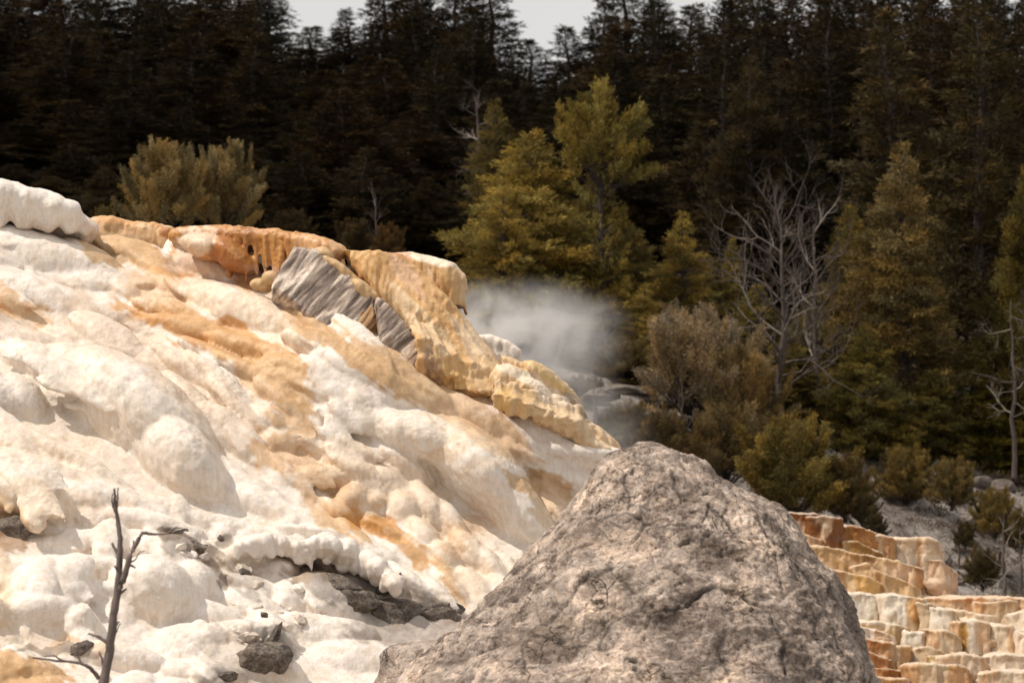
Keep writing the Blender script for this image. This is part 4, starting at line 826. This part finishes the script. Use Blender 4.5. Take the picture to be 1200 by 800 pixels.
def conifer(seed, H, R, nbr, base=.12, style='fir', leaf=.24, dens=1.0, gapz=None, bare=0.0):
    rng = random.Random(seed); rs = np.random.RandomState(seed)
    root = empty({'fir': 'fir_tree', 'pine': 'pine_tree', 'juniper': 'juniper_tree'}[style], (0, 0, 0))
    T = Tubes(); bend = [np.array((rng.uniform(-.012, .012) * H * k / 8, rng.uniform(-.012, .012) * H * k / 8, H * k / 8 * .97)) for k in range(9)]
    tr = .014 * H + .05
    T.tube(bend, [tr * (1 - .93 * k / 8) * (1.25 if k == 0 else 1) for k in range(9)], 7)
    T.make('trunk', M_BARK, root)
    Bm = Tubes(); Pt = []; Dr = []; Ln = []; Tn = []
    def at(t):
        k = min(int(t * 8), 7); f = t * 8 - k; return bend[k] * (1 - f) + bend[k + 1] * f
    if style == 'fir': prof = lambda t: (1 - t ** 1.6) ** .9 * (.6 + .4 * min(1, (t - base) / .12 + .2))
    elif style == 'pine': prof = lambda t: (.75 if t < .5 else 1.0 if t < .72 else max(.2, math.sqrt(max(0, 1 - ((t - .72) / .3) ** 2))))
    else: prof = lambda t: (math.sin(min(1, (t - base) / (1 - base)) ** .7 * math.pi * .82 + .32))
    lump = [rng.uniform(.65, 1.15) for _ in range(24)]
    for i in range(nbr):
        t = base + (1 - base) * (i + rng.random()) / nbr; az = i * 2.39996 + rng.uniform(-.5, .5)
        L = R * max(.06, prof(t)) * rng.uniform(.7, 1.12) * lump[int((az % 6.283) / 6.284 * 8) + 8 * min(2, int(t * 3))]
        if gapz and rng.random() < gapz(t): continue
        if style == 'pine' and t > .6:
            f_ = (t - .6) / .4; t = .60 + .2 * f_; L = H * .22 * (1 - .15 * f_) * rng.uniform(.8, 1.08)
        if style == 'juniper': t = base + .4 * (i / nbr) ** 1.3; L = H * (1 - t) * rng.uniform(.55, .98)
        h = np.array((math.cos(az), math.sin(az), 0)); o = at(t)
        if style == 'fir': e0, e1 = rng.uniform(-.15, .25) + .5 * t, rng.uniform(-.15, .3)
        elif style == 'pine': e0, e1 = rng.uniform(-.05, .3) + .5 * t, rng.uniform(.5, 1.3)
        else: e0 = rng.uniform(.15, 1.35); e1 = min(1.5, e0 + rng.uniform(.2, .7)); L *= 1 - .45 * max(0, 1 - e0)
        if style == 'pine' and i > nbr * .55: e0 = rng.uniform(.15, 1.5); e1 = min(1.55, e0 + rng.uniform(.1, .5))
        pts = [o]; st = 5
        for k in range(st):
            e = e0 + (e1 - e0) * (k / (st - 1)) ** 1.3; az2 = rng.uniform(-.18, .18); hh = np.array((h[0] * math.cos(az2) - h[1] * math.sin(az2), h[0] * math.sin(az2) + h[1] * math.cos(az2), 0))
            pts.append(pts[-1] + (hh * math.cos(e) + np.array((0, 0, math.sin(e)))) * L / st)
        pts = np.array(pts); br = .004 * H * (1 - t * .5) * min(1, L / 1.0) + .006
        Bm.tube(pts, [br * (1 - .8 * k / st) for k in range(st + 1)], 3)
        if rng.random() < bare: continue
        # sprays along the branch
        nb = max(3, int(L * 9 * dens)); bt = rng.uniform(.5, 1.5); hue = rng.uniform(-.1, .12)
        for j in range(nb):
            s = (.18 + .82 * (j + rng.random()) / nb) if style == 'fir' else (.3 + .7 * math.sqrt(rng.random()))
            k = min(int(s * st), st - 1); f = s * st - k; q = pts[k] * (1 - f) + pts[k + 1] * f; d = pts[k + 1] - pts[k]; d /= np.linalg.norm(d)
            side = np.cross(d, (0, 0, 1)); side /= np.linalg.norm(side) + 1e-9; sg = 1 if j % 2 else -1
            bl = (L * (.42 * (1 - s) + .10) + .12) * (.85 if style != 'fir' else 1) * rng.uniform(.6, 1.15)
            bd = d * .75 + side * sg * rng.uniform(.4, 1.0) + np.array((0, 0, rng.uniform(-.45, .6) if style == 'fir' else rng.uniform(.1, .9))); bd /= np.linalg.norm(bd)
            m = max(2, int(bl * (8 if leaf > .25 else 11))); bb = bt * rng.uniform(.8, 1.2)
            for u in range(m):
                c = q + bd * bl * (u + .6) / m; kk = 5 if leaf > .25 else 7
                dv = bd + rs.normal(size=(kk, 3)) * (.55 if style == 'fir' else .85) + np.array((0, 0, .12 if style == 'fir' else .45))
                Pt.append(c + rs.normal(size=(kk, 3)) * .04); Dr.append(dv); Ln.append(rs.uniform(.5, 1.2, kk) * leaf * (1 if leaf > .25 else .78))
                b_ = bb * rs.uniform(.75, 1.25, (kk, 1)); Tn.append(np.hstack([b_ * (1 + hue), b_, b_ * (1 - hue * 2)]))
    Bm.make('branches', M_BARK, root)
    leaves('crown', np.vstack(Pt), np.vstack(Dr), np.concatenate(Ln), .26, np.clip(np.vstack(Tn), 0, 2.5), root, seed)
    rr_ = np.hypot(*np.vstack(Pt)[:, :2].T); root['h'] = H; root['r'] = float(np.percentile(rr_, 98))
    for c in root.children:
        if c.name.startswith(('branches', 'crown')): c['kind'] = 'stuff'
    return root
def dup_tree(root, first):
    if first: return root
    r = root.copy(); COL.objects.link(r)
    for ch in list(root.children):
        c = ch.copy(); COL.objects.link(c); c.parent = r
    return r
PROTO = {}
def place(kind, px, ytop, D, hw, color, label, cat='tree', group=None, base_y=None, seed=0, name=None):
    """a tree whose tip shows at px,ytop and whose crown is hw px to either side"""
    pr = PROTO[kind]; X = (px - 600) / FPX * D
    z0 = ground(X, D) if base_y is None else P(px, base_y, D)[2]; zt = P(px, ytop, D)[2]; H = zt - z0
    o = dup_tree(pr, not pr.get('used', 0))
    sc = H / pr['h']; sw = (hw * D / FPX) / pr['r']
    if hw is None: sw = sc
    o.location = (X, D, z0 - .15); o.scale = (sw, sw, sc + .15 / pr['h']); o.rotation_euler = (0, 0, random.Random(seed * 31 + int(px)).uniform(0, 6.28))
    for c in o.children:
        if c.name.startswith('crown'): c.color = (*color, 1)
    if name: o.name = name
    pr['used'] = 1; o['used'] = 1
    tag(o, label, cat, group)
    return o
PROTO['fir0'] = conifer(1, 13, 2.3, 150, .10, 'fir', .27, 1.0)
PROTO['fir1'] = conifer(2, 12, 2.0, 135, .16, 'fir', .26, 1.0)
PROTO['fir2'] = conifer(3, 14, 2.6, 150, .08, 'fir', .29, .9)
PROTO['fir3'] = conifer(4, 11, 2.4, 130, .05, 'fir', .27, 1.0)
PROTO['mid0'] = conifer(5, 8, 2.7, 190, .05, 'fir', .20, 1.5)
PROTO['mid1'] = conifer(6, 9, 2.2, 190, .08, 'fir', .19, 1.5, bare=.12)
PROTO['pine0'] = conifer(7, 10, 1.7, 150, .16, 'pine', .20, 1.15, gapz=lambda t: .85 if .5 < t < .62 else .1)
PROTO['jun0'] = conifer(8, 4.5, 1.5, 150, .04, 'juniper', .15, 1.8, bare=.2)
PROTO['jun1'] = conifer(9, 3.5, 1.5, 130, .03, 'juniper', .16, 1.8)
PROTO['jun2'] = conifer(10, 4.5, 1.9, 150, .10, 'juniper', .16, 1.2, bare=.35)
BK = (.026, .0205, .0095)  # back firs kept very dark: cloud shade put into the foliage colour
rng = random.Random(99)
ordn = lambda n: (['first', 'second', 'third', 'fourth', 'fifth', 'sixth', 'seventh', 'eighth', 'ninth', 'tenth', 'eleventh', 'twelfth', 'thirteenth', 'fourteenth', 'fifteenth', 'sixteenth', 'seventeenth', 'eighteenth', 'nineteenth', 'twentieth'] + ['twenty-' + x for x in ['first', 'second', 'third', 'fourth', 'fifth', 'sixth', 'seventh', 'eighth', 'ninth']] + ['thirty-' + x for x in ['first', 'second', 'third', 'fourth', 'fifth', 'sixth', 'seventh', 'eighth', 'ninth']] + ['last'] * 20)[n]
rows = [(203, 38, 'skyline'), (186, 52, 'fourth'), (168, 58, 'third'), (152, 66, 'second'), (134, 76, 'front')]
TOPX = [-120, 0, 60, 130, 200, 270, 325, 345, 375, 400, 425, 470, 520, 560, 578, 596, 620, 645, 680, 700, 740, 785, 805, 825, 860, 950, 1320]
TOPY = [-60, -70, -50, -70, -45, -60, -30, 12, 26, 8, -25, -60, -50, -60, -30, 34, 44, 30, 12, -20, -50, -30, 2, -20, -60, -60, -80]
for ri, (D, sp, rname) in enumerate(rows):
    x = -110 + rng.uniform(0, sp); i = 0
    while x < 1310:
        DD = D + rng.uniform(-5, 5)
        if ri == 0: yt = np.interp(x, TOPX, TOPY) + rng.uniform(-6, 10)
        else: yt = np.interp(x, TOPX, TOPY) + ri * 34 + rng.uniform(-22, 34)
        if x > 950: yt -= 20 * ri
        if ri == 4: yt = rng.uniform(90, 190) if x < 1000 else rng.uniform(60, 200)
        hw = rng.uniform(46, 78) * (1 + .06 * ri)
        k = rng.choice(['fir0', 'fir1', 'fir2', 'fir3']); b = rng.uniform(.75, 1.45) * (1.25 if x > 780 else .95)
        place(k, x, yt, DD, hw, (BK[0] * b * rng.uniform(.95, 1.25), BK[1] * b, BK[2] * b), f'dark fir in the {rname} row of the wood, {ordn(i)} from the left', 'tree', f'dark firs in the {rname} row of the wood', seed=ri, name='fir_tree')
        x += sp * rng.uniform(.75, 1.25) ; i += 1
i = 0; x = -100
while x < 540:                                        # low young firs that close the foot of the wood
    b = rng.uniform(.8, 1.5); place(rng.choice(['fir3', 'mid0']), x, rng.uniform(165, 225), rng.uniform(108, 124), rng.uniform(50, 80), (BK[0] * b * 1.1, BK[1] * b, BK[2] * b), f'low dark young fir at the foot of the wood, {ordn(i)} from the left', 'tree', 'low young firs at the foot of the wood', seed=11, name='young_fir')
    x += rng.uniform(30, 52); i += 1
OL = (.26, .19, .05); GD = (.26, .185, .05); GN = (.21, .16, .042); DK = (.12, .09, .028); BRN = (.22, .155, .075)
for a in [
    ('mid0', 622, 148, 92, 118, OL, 'broad golden green conifer standing above the steam'),
    ('mid1', 590, 205, 90, 60, OL, 'smaller golden conifer leaning out from the broad one above the steam'),
    ('mid1', 580, 112, 112, 62, DK, 'dark olive conifer behind the broad golden conifer'),
    ('pine0', 706, 80, 91, 60, GN, 'tall limber pine with a rounded flaring crown'),
    ('mid0', 700, 200, 97, 75, DK, 'lower olive conifer at the trunk of the tall rounded pine'),
    ('mid1', 800, 244, 93, 62, OL, 'middle sized conifer right of the tall pine with a soft pointed crown'),
    ('mid1', 755, 330, 90, 48, OL, 'short conifer between the steam and the pointed conifer'),
    ('mid0', 858, 275, 97, 30, GN, 'narrow dark green conifer beside the dead tree'),
    ('mid0', 886, 330, 91, 58, GN, 'green conifer growing round the foot of the dead tree'),
    ('mid1', 1058, 160, 92, 100, (.17, .122, .046), 'big conical conifer on the hillside, right of the dead tree'),
    ('mid0', 1000, 235, 94, 62, (.16, .115, .03), 'yellow green conifer between the dead tree and the big conical one'),
    ('mid0', 1015, 380, 88, 66, (.14, .11, .03), 'low conifer below the yellow green one'),
    ('fir1', 1045, 0, 125, 84, (.072, .052, .023), 'tall brownish fir behind the big conical conifer'),
    ('fir3', 1150, -20, 120, 95, (.060, .044, .018), 'tall dark fir near the right edge of the frame'),
    ('mid0', 1205, 190, 92, 70, (.12, .09, .024), 'green conifer cut by the right edge'),
    ('mid1', 1140, 405, 92, 66, (.15, .125, .024), 'bushy green conifer at the edge of the bare slope'),
    ('mid0', 1195, 440, 92, 70, (.16, .13, .022), 'yellow green bushy conifer at the right edge above the bare slope'),
    ('mid0', 1095, 430, 90, 50, (.10, .08, .022), 'short dark green conifer under the big conical one'),
    ('mid1', 880, 60, 128, 80, (.052, .038, .017), 'dark fir behind the dead tree'),
    ('mid0', 735, 262, 104, 64, (.12, .085, .026), 'dull green conifer just behind the tall rounded pine'),
    ('mid0', 668, 262, 94, 62, (.20, .14, .04), 'golden green conifer rising straight out of the steam'),
    ('mid1', 775, 400, 89, 56, (.17, .12, .045), 'low olive conifer behind the brownish juniper'),
    ('mid0', 838, 300, 96, 56, (.14, .105, .03), 'olive conifer filling the gap before the dead tree'),
    ('mid1', 655, 380, 90, 40, (.17, .125, .04), 'small pale green conifer half lost in the steam'),
    ('mid1', 930, 400, 90, 50, (.13, .095, .03), 'low olive conifer behind the dead trunk'),
    ('mid0', 960, 330, 96, 60, (.10, .075, .026), 'dark olive conifer behind the second dead tree'),
    ('mid1', 660, 300, 98, 60, DK, 'dull conifer behind the steam'),
    ('mid0', 480, 235, 116, 60, (.06, .042, .018), 'dark fir left of the golden conifer'),
    ('mid0', 60, 205, 112, 70, (.045, .032, .015), 'dark bushy fir above the white cap'),
    ('mid0', 120, 195, 108, 50, (.05, .036, .016), 'dark bushy fir behind the left shrub'),
]:
    place(a[0], a[1], a[2], a[3], a[4], a[5], a[6], 'tree', seed=7, base_y=452 if a[0] == 'pine0' else None)
for a in [
    ('jun0', 192, 163, 66, 54, (.25, .18, .075), 'upright olive juniper behind the tan rim, left of the pair', 275),
    ('jun0', 262, 165, 67, 46, (.24, .175, .075), 'upright olive juniper behind the tan rim, right of the pair', 275),
    ('jun2', 815, 352, 86, 84, (.29, .215, .125), 'sparse brownish juniper with bare stems behind the boulder', None),
    ('jun2', 870, 400, 85, 60, (.24, .17, .075), 'thin ochre juniper beside the dead trunk', None),
    ('jun2', 730, 395, 89, 44, (.17, .12, .045), 'wispy small juniper growing on the rock bank by the steam', None),
    ('jun1', 925, 485, 80, 68, (.19, .14, .04), 'rounded green juniper bush just above the boulder and terraces', None),
    ('jun1', 990, 530, 80, 40, (.12, .085, .035), 'brown green bush beside the rounded juniper', None),
    ('jun1', 1115, 535, 82, 30, (.17, .125, .05), 'low bush in the middle of the bare slope', None),
    ('jun1', 1060, 520, 85, 36, (.18, .13, .045), 'low bush at the top edge of the bare slope', None),
    ('jun1', 1165, 570, 77, 30, (.17, .125, .045), 'small green crown of the young pine on the bare slope', None),
    ('jun1', 1195, 600, 76, 22, (.10, .075, .03), 'small bush at the right edge on the bare slope', None),
    ('jun1', 1150, 640, 72, 24, (.10, .075, .035), 'low scrub behind the white terraces', None),
    ('jun1', 1130, 610, 74, 14, (.08, .06, .03), 'tiny scrub plant on the bare slope', None),
    ('jun1', 1025, 600, 76, 16, (.07, .055, .03), 'tiny dark shrub just above the orange terraces', None),
    ('jun1', 1010, 575, 79, 20, (.09, .065, .03), 'small shrub at the left end of the bare slope', None),
    ('jun1', 690, 440, 88, 26, (.14, .10, .04), 'small shrub on the rock bank behind the steam', None),
    ('jun2', 672, 440, 87, 40, (.15, .11, .05), 'twiggy brown shrub at the lower edge of the steam', 505),
    ('jun1', 735, 470, 85, 40, (.14, .105, .045), 'brown shrub under the rock bank behind the steam', 535),
    ('jun1', 775, 480, 84, 40, (.15, .105, .045), 'brown green shrub just above the boulder top', 550),
    ('jun2', 850, 470, 82, 60, (.15, .105, .045), 'straggly shrub above the shoulder of the boulder', 580),
    ('jun1', 455, 262, 80, 22, (.10, .06, .025), 'low russet shrub behind the overhang', 300),
    ('jun1', 415, 255, 84, 26, (.07, .048, .022), 'low dark shrub behind the orange ledge', 300),
    ('jun1', 340, 245, 84, 30, (.05, .036, .018), 'dim shrub behind the orange ledge', 290),
    ('jun1', 120, 240, 64, 18, (.12, .09, .035), 'low olive shrub poking over the skyline by the white cap', 275),
]:
    place(a[0], a[1], a[2], a[3], a[4], a[5], a[6], 'shrub' if a[0] != 'jun0' else 'tree', base_y=a[7] or (a[2] + a[4] * 1.9 if a[0] == 'jun1' else None), seed=3, name='juniper_bush')
for k, pr in PROTO.items():
    if not pr.get('used', 0):
        for c in list(pr.children): bpy.data.objects.remove(c)
        bpy.data.objects.remove(pr)
for o in bpy.data.objects:
    for key in ('used', 'h', 'r'):
        if key in o: del o[key]

# dry scrub and litter on the bare slope: nobody could count it
rs = np.random.RandomState(5); pts = []; dr = []; ln = []; tn = []
for k in range(300):
    px = rs.uniform(940, 1270); Dd = rs.uniform(72, 97); X = (px - 600) / FPX * Dd; z = ground(X, Dd); n_ = rs.randint(30, 110); sp_ = rs.uniform(.10, .42)
    q = rs.normal(size=(n_, 3)) * (sp_, sp_, sp_ * .22); q[:, 2] = np.abs(q[:, 2]); pts.append(q + (X, Dd, z + .12)); dr.append(rs.normal(size=(n_, 3)) + (0, 0, .7)); ln.append(rs.uniform(.06, .22, n_))
    tn.append(np.tile(np.array([(.9, .9, .9), (1.5, 1.3, 1.1), (2.2, 2.0, 1.9), (1.0, 1.1, .6)][rs.randint(4)]), (n_, 1)) * rs.uniform(.6, 1.2, (n_, 1)))
sc_ = leaves('dry_scrub', np.vstack(pts), np.vstack(dr), np.concatenate(ln), .2, np.vstack(tn), None, 4); sc_.color = (.075, .058, .042, 1)
tag(sc_, 'dry scrub and litter scattered over the bare slope', 'scrub', kind='stuff')
# dead trees
def dead_tree(px, ybase, ytop, D, seed, label, mat, spread=1.0, nlimb=14, first=.25, name='dead_tree', r0=.14, gnarl=.35, lift=.9, twig=2, lean=0.0, llen=.5):
    rng = random.Random(seed); b = P(px, ybase, D); H = P(px, ytop, D)[2] - b[2]
    root = empty(name, tuple(b), label, 'dead tree')
    T = Tubes(); pts = [b + np.array((lean * H * (k / 9) ** 1.5 + rng.uniform(-.01, .01) * H, rng.uniform(-.01, .01) * H, H * .8 * k / 9)) for k in range(10)]; pts[0] = b
    T.tube(pts, [r0 * (1 - .82 * k / 9) for k in range(10)], 7); T.make('trunk', mat, root)
    def grow(T, p, d, L, r, lev):
        n = 6; q = [p]; dd = d / np.linalg.norm(d)
        for k in range(n):
            dd = dd + np.array([rng.gauss(0, gnarl) for _ in range(3)]) * .55 + np.array((0, 0, .06 * lift)); dd /= np.linalg.norm(dd); q.append(q[-1] + dd * L / n)
        T.tube(q, [r * (1 - .75 * k / n) for k in range(n + 1)], 4)
        if lev > 0:
            for k in range(rng.randint(4, 7)):
                i = rng.randint(1, n); nd = (q[i] - q[i - 1]); nd = nd / np.linalg.norm(nd) + np.array([rng.gauss(0, .6) for _ in range(3)]); nd[2] += .3 * lift
                grow(T, q[i], nd, L * rng.uniform(.35, .6), r * (1 - .75 * i / n) * .7, lev - 1)
    for i in range(nlimb):
        t = first + (1 - first) * (i + rng.random() * .8) / nlimb; k = min(int(t * 9), 8); f = t * 9 - k; o = pts[k] * (1 - f) + pts[min(k + 1, 9)] * f
        az = i * 2.4 + rng.uniform(-.4, .4); d = np.array((math.cos(az), math.sin(az), lift * rng.uniform(.2, 1.2) * (.5 + t)))
        T = Tubes(); L = H * llen * spread * (1 - .45 * t) * rng.uniform(.6, 1.1)
        grow(T, o, d, L, r0 * .38 * (1 - .5 * t), twig); T.make('limb', M_DEAD if rng.random() < .22 else mat, root)
    return root
dead_tree(916, 565, 172, 88, 3, 'large dead tree with a tangle of pale bare limbs', M_DEADB, .8, 28, .3, r0=.13, gnarl=.42, lift=1.0)
dead_tree(955, 520, 200, 90, 33, 'second dead tree with fine upright twigs behind the large dead tree', M_DEADB, .7, 14, .3, r0=.11, gnarl=.25, lift=1.2)
dead_tree(1188, 560, 300, 88, 5, 'dead tree with drooping grey branches at the right edge', M_DEADB, .8, 12, .3, r0=.08, gnarl=.45, lift=-.15)
dead_tree(560, 300, 60, 118, 6, 'bare dead treetop standing between dark firs above the golden conifer', M_DEADB, .35, 16, .3, r0=.14, gnarl=.15, lift=.4)
dead_tree(1177, 705, 575, 71, 7, 'slim bare snag standing on the bare slope behind the terraces', M_DEADB, .6, 8, .25, r0=.055, gnarl=.2, lift=.5, twig=1)
dead_tree(1197, 705, 595, 71, 8, 'short pale snag cut by the right edge behind the terraces', M_DEADB, .5, 6, .3, r0=.05, gnarl=.2, lift=.4, twig=1)
dead_tree(1124, 665, 618, 74, 9, 'tiny charred stick standing on the bare slope', M_DEADB, .3, 4, .4, r0=.04, gnarl=.1, lift=.6, twig=0)
dead_tree(696, 510, 400, 80, 10, 'thin bare sapling in the steam beside the flow', M_DEADB, .45, 9, .2, r0=.03, gnarl=.2, lift=.8, twig=1)
dead_tree(1170, 712, 690, 68, 12, 'tangle of fallen grey branches behind the terraces', M_DEAD, 3.2, 10, .0, name='fallen_branches', r0=.06, gnarl=.35, lift=.0, twig=1, llen=1.2)
dead_tree(900, 560, 480, 84, 13, 'tangle of bare grey twigs behind the top of the boulder', M_DEADB, 1.6, 14, .0, name='bare_thicket', r0=.06, gnarl=.35, lift=.25, twig=1, llen=.9)
dead_tree(800, 545, 425, 84, 14, 'pale many stemmed dead shrub behind the boulder crest', M_DEADB, .7, 10, .0, r0=.04, gnarl=.3, lift=1.3, twig=1, name='dead_shrub', llen=.8)
dead_tree(440, 290, 215, 84, 15, 'bare twigs showing dimly behind the overhang', M_DEADB, .6, 8, .0, r0=.03, gnarl=.2, lift=1.4, twig=1, name='dead_shrub', llen=.8)
# trunk behind the steam and the rock bank it stands on
for i, (x, y, a, b, l) in enumerate([(706, 462, 26, 11, 'pale flat rock at the near end of the bank behind the steam'), (742, 458, 34, 10, 'long flat rock on top of the bank behind the steam'), (775, 470, 22, 12, 'squarish rock at the far end of the bank'), (724, 484, 24, 12, 'dark lower rock of the bank behind the steam'), (760, 492, 26, 12, 'rough low rock under the bank behind the boulder')]): rock('bank_rock', x, y, 86.5 - i * .2, (a, b * .8, a), 501 + i, M_DARKROCK, l, (i * 37) % 14 - 6, .3)
# fallen logs on the slope
for i, (x0, y0, x1, y1, D, r) in enumerate([(1100, 690, 1180, 672, 72, .035), (1120, 640, 1160, 655, 76, .03), (1145, 575, 1200, 600, 84, .05)]):
    T = Tubes(); A = P(x0, y0, D); B = P(x1, y1, D + 1); T.tube([A, (A + B) / 2 + (0, 0, .08), B], [r, r * .9, r * .6], 6); o = T.make('fallen_branch', M_DEAD, None)
    tag(o, ['long grey fallen branch behind the white terraces', 'short grey branch lying in the middle of the bare slope', 'weathered log lying high on the bare slope'][i], 'branch')

# bare branch in the near foreground
D = 20.0; b = P(122, 800, D)
root = empty('bare_branch', tuple(P(118, 860, D)), 'bare forked brown branch standing in front of the white crust', 'dead branch')
def br(name, pts, rad):
    T = Tubes(); q = np.array([P(x, y, D + dz) for x, y, dz in pts]); rs = random.Random(len(pts))
    t = np.linspace(0, 1, len(q)); tt = np.linspace(0, 1, len(q) * 4); Q = np.stack([np.interp(tt, t, q[:, k]) for k in range(3)], -1)
    Q[1:-1] += np.array([[rs.uniform(-.003, .003) for _ in range(3)] for _ in range(len(Q) - 2)])
    R = np.interp(tt, t, rad) * np.array([rs.uniform(.9, 1.12) for _ in tt]); T.tube(Q, R * D / FPX, 8); return T.make(name, M_STICK, root)
M_STICK = mat_wood('weathered_stick', (.085, .063, .055), (.25, .19, .165))
br('stem', [(112, 870, 0), (120, 805, 0), (128, 765, .01), (133, 720, 0), (138, 690, 0), (140, 660, 0), (141, 630, 0), (138, 608, .01), (135, 592, 0), (134, 572, 0)], [6.5, 6, 5.2, 4.6, 4.2, 3.6, 3, 2.5, 2, 1.1])
br('fork', [(137, 695, 0), (146, 675, -.02), (153, 650, -.03), (161, 633, -.03), (167, 624, -.03), (176, 625, -.02), (188, 626, -.02), (203, 624, -.02)], [4, 3.6, 3, 2.6, 2.2, 1.6, 1.1, .5])
br('twig', [(137, 595, 0), (138, 582, .02), (138.5, 571, .02)], [1.4, 1, .6])
br('twig', [(141, 652, 0), (136, 645, .02), (131, 636, .03)], [2.6, 2, 1.4])
br('twig', [(126, 752, 0), (116, 746, .02), (103, 742, .03)], [2.4, 1.7, .9])
br('twig', [(116, 795, 0), (106, 782, -.02), (95, 776, -.02), (70, 774, -.02), (38, 770, -.02)], [2.8, 2.2, 1.8, 1.4, .8])
br('twig', [(122, 785, 0), (119, 770, .02), (116, 763, .02)], [1.6, 1.1, .6])
for q in [[(135, 600, 0), (131, 588, .01), (132, 578, .01)], [(150, 660, 0), (158, 656, -.02), (163, 647, -.03), (170, 645, -.03)], [(128, 750, 0), (136, 742, 0), (141, 730, .01)], [(75, 774, -.02), (64, 768, -.02), (52, 769, -.02)], [(95, 776, -.02), (90, 764, -.02), (92, 756, -.02)], [(196, 625, -.02), (206, 618, -.02), (214, 619, -.02)]]: br('twig', q, [1.3, .9, .6, .4][:len(q)])
for x, y, dx, dy in [(140, 695, 5, -3), (133, 735, 4, -4), (139, 668, -3, -3), (137, 715, -4, 2), (158, 640, -1, -4), (150, 660, 5, 3)]: br('twig', [(x, y, 0), (x + dx, y + dy, -.02), (x + dx * 1.7, y + dy * 1.7, -.02)], [1.8, 1.4, .9])

# ------------------------------------------------------------------ steam
def steam(px, py, D, ax, dens, nscale, lo, rot=0, seed=0.0):
    v, f = ICO[3]; me = mesh_np('steam', v * 1.0, f, M_TRAV).data; o = bpy.data.objects['steam'] if 'steam' in bpy.data.objects else None
    o = [q for q in bpy.data.objects if q.data == me][0]
    o.location = P(px, py, D); s = D / FPX; o.scale = (ax[0] * s, ax[2], ax[1] * s); o.rotation_euler = (0, math.radians(rot), 0)
    m = bpy.data.materials.new('steam_vapour'); m.use_nodes = True; nt = m.node_tree; nt.nodes.clear()
    out = nt.nodes.new('ShaderNodeOutputMaterial'); pv = nt.nodes.new('ShaderNodeVolumePrincipled'); nt.links.new(pv.outputs[0], out.inputs['Volume'])
    pv.inputs['Color'].default_value = (.93, .91, .89, 1); pv.inputs['Anisotropy'].default_value = .1
    tc = nt.nodes.new('ShaderNodeTexCoord'); gr = nt.nodes.new('ShaderNodeTexGradient'); gr.gradient_type = 'SPHERICAL'; nt.links.new(tc.outputs['Object'], gr.inputs[0])
    mp = nt.nodes.new('ShaderNodeMapping'); mp.inputs['Location'].default_value = (seed, seed, 0); mp.inputs['Scale'].default_value = (nscale, nscale, nscale * 1.1); g = nt.nodes.new('ShaderNodeNewGeometry'); nt.links.new(g.outputs['Position'], mp.inputs[0])
    n = noise_node(nt, mp.outputs[0], 1.0, 5, .6, 1.2)
    n2 = N_(nt, 'ShaderNodeMapRange'); n2.inputs['From Min'].default_value = lo; n2.inputs['From Max'].default_value = .78; nt.links.new(n, n2.inputs['Value'])
    g2 = N_(nt, 'ShaderNodeMapRange', interpolation_type='SMOOTHSTEP'); g2.inputs['From Max'].default_value = .9; nt.links.new(gr.outputs['Fac'], g2.inputs['Value'])
    q = mathn(nt, 'MULTIPLY', mathn(nt, 'MULTIPLY', n2.outputs[0], g2.outputs[0]), dens); nt.links.new(q, pv.inputs['Density'])
    o.data.materials.clear(); o.data.materials.append(m); tag(o, 'drift of white steam hanging behind the golden drape' if rot == 0 else 'thin trail of steam running down behind the flow', 'steam', kind='stuff')
steam(600, 394, 37.5, (165, 78, 1.6), 4.0, 1.7, .43)
steam(665, 468, 37.0, (140, 70, 1.3), 1.4, 1.6, .42, 38, 7.0)
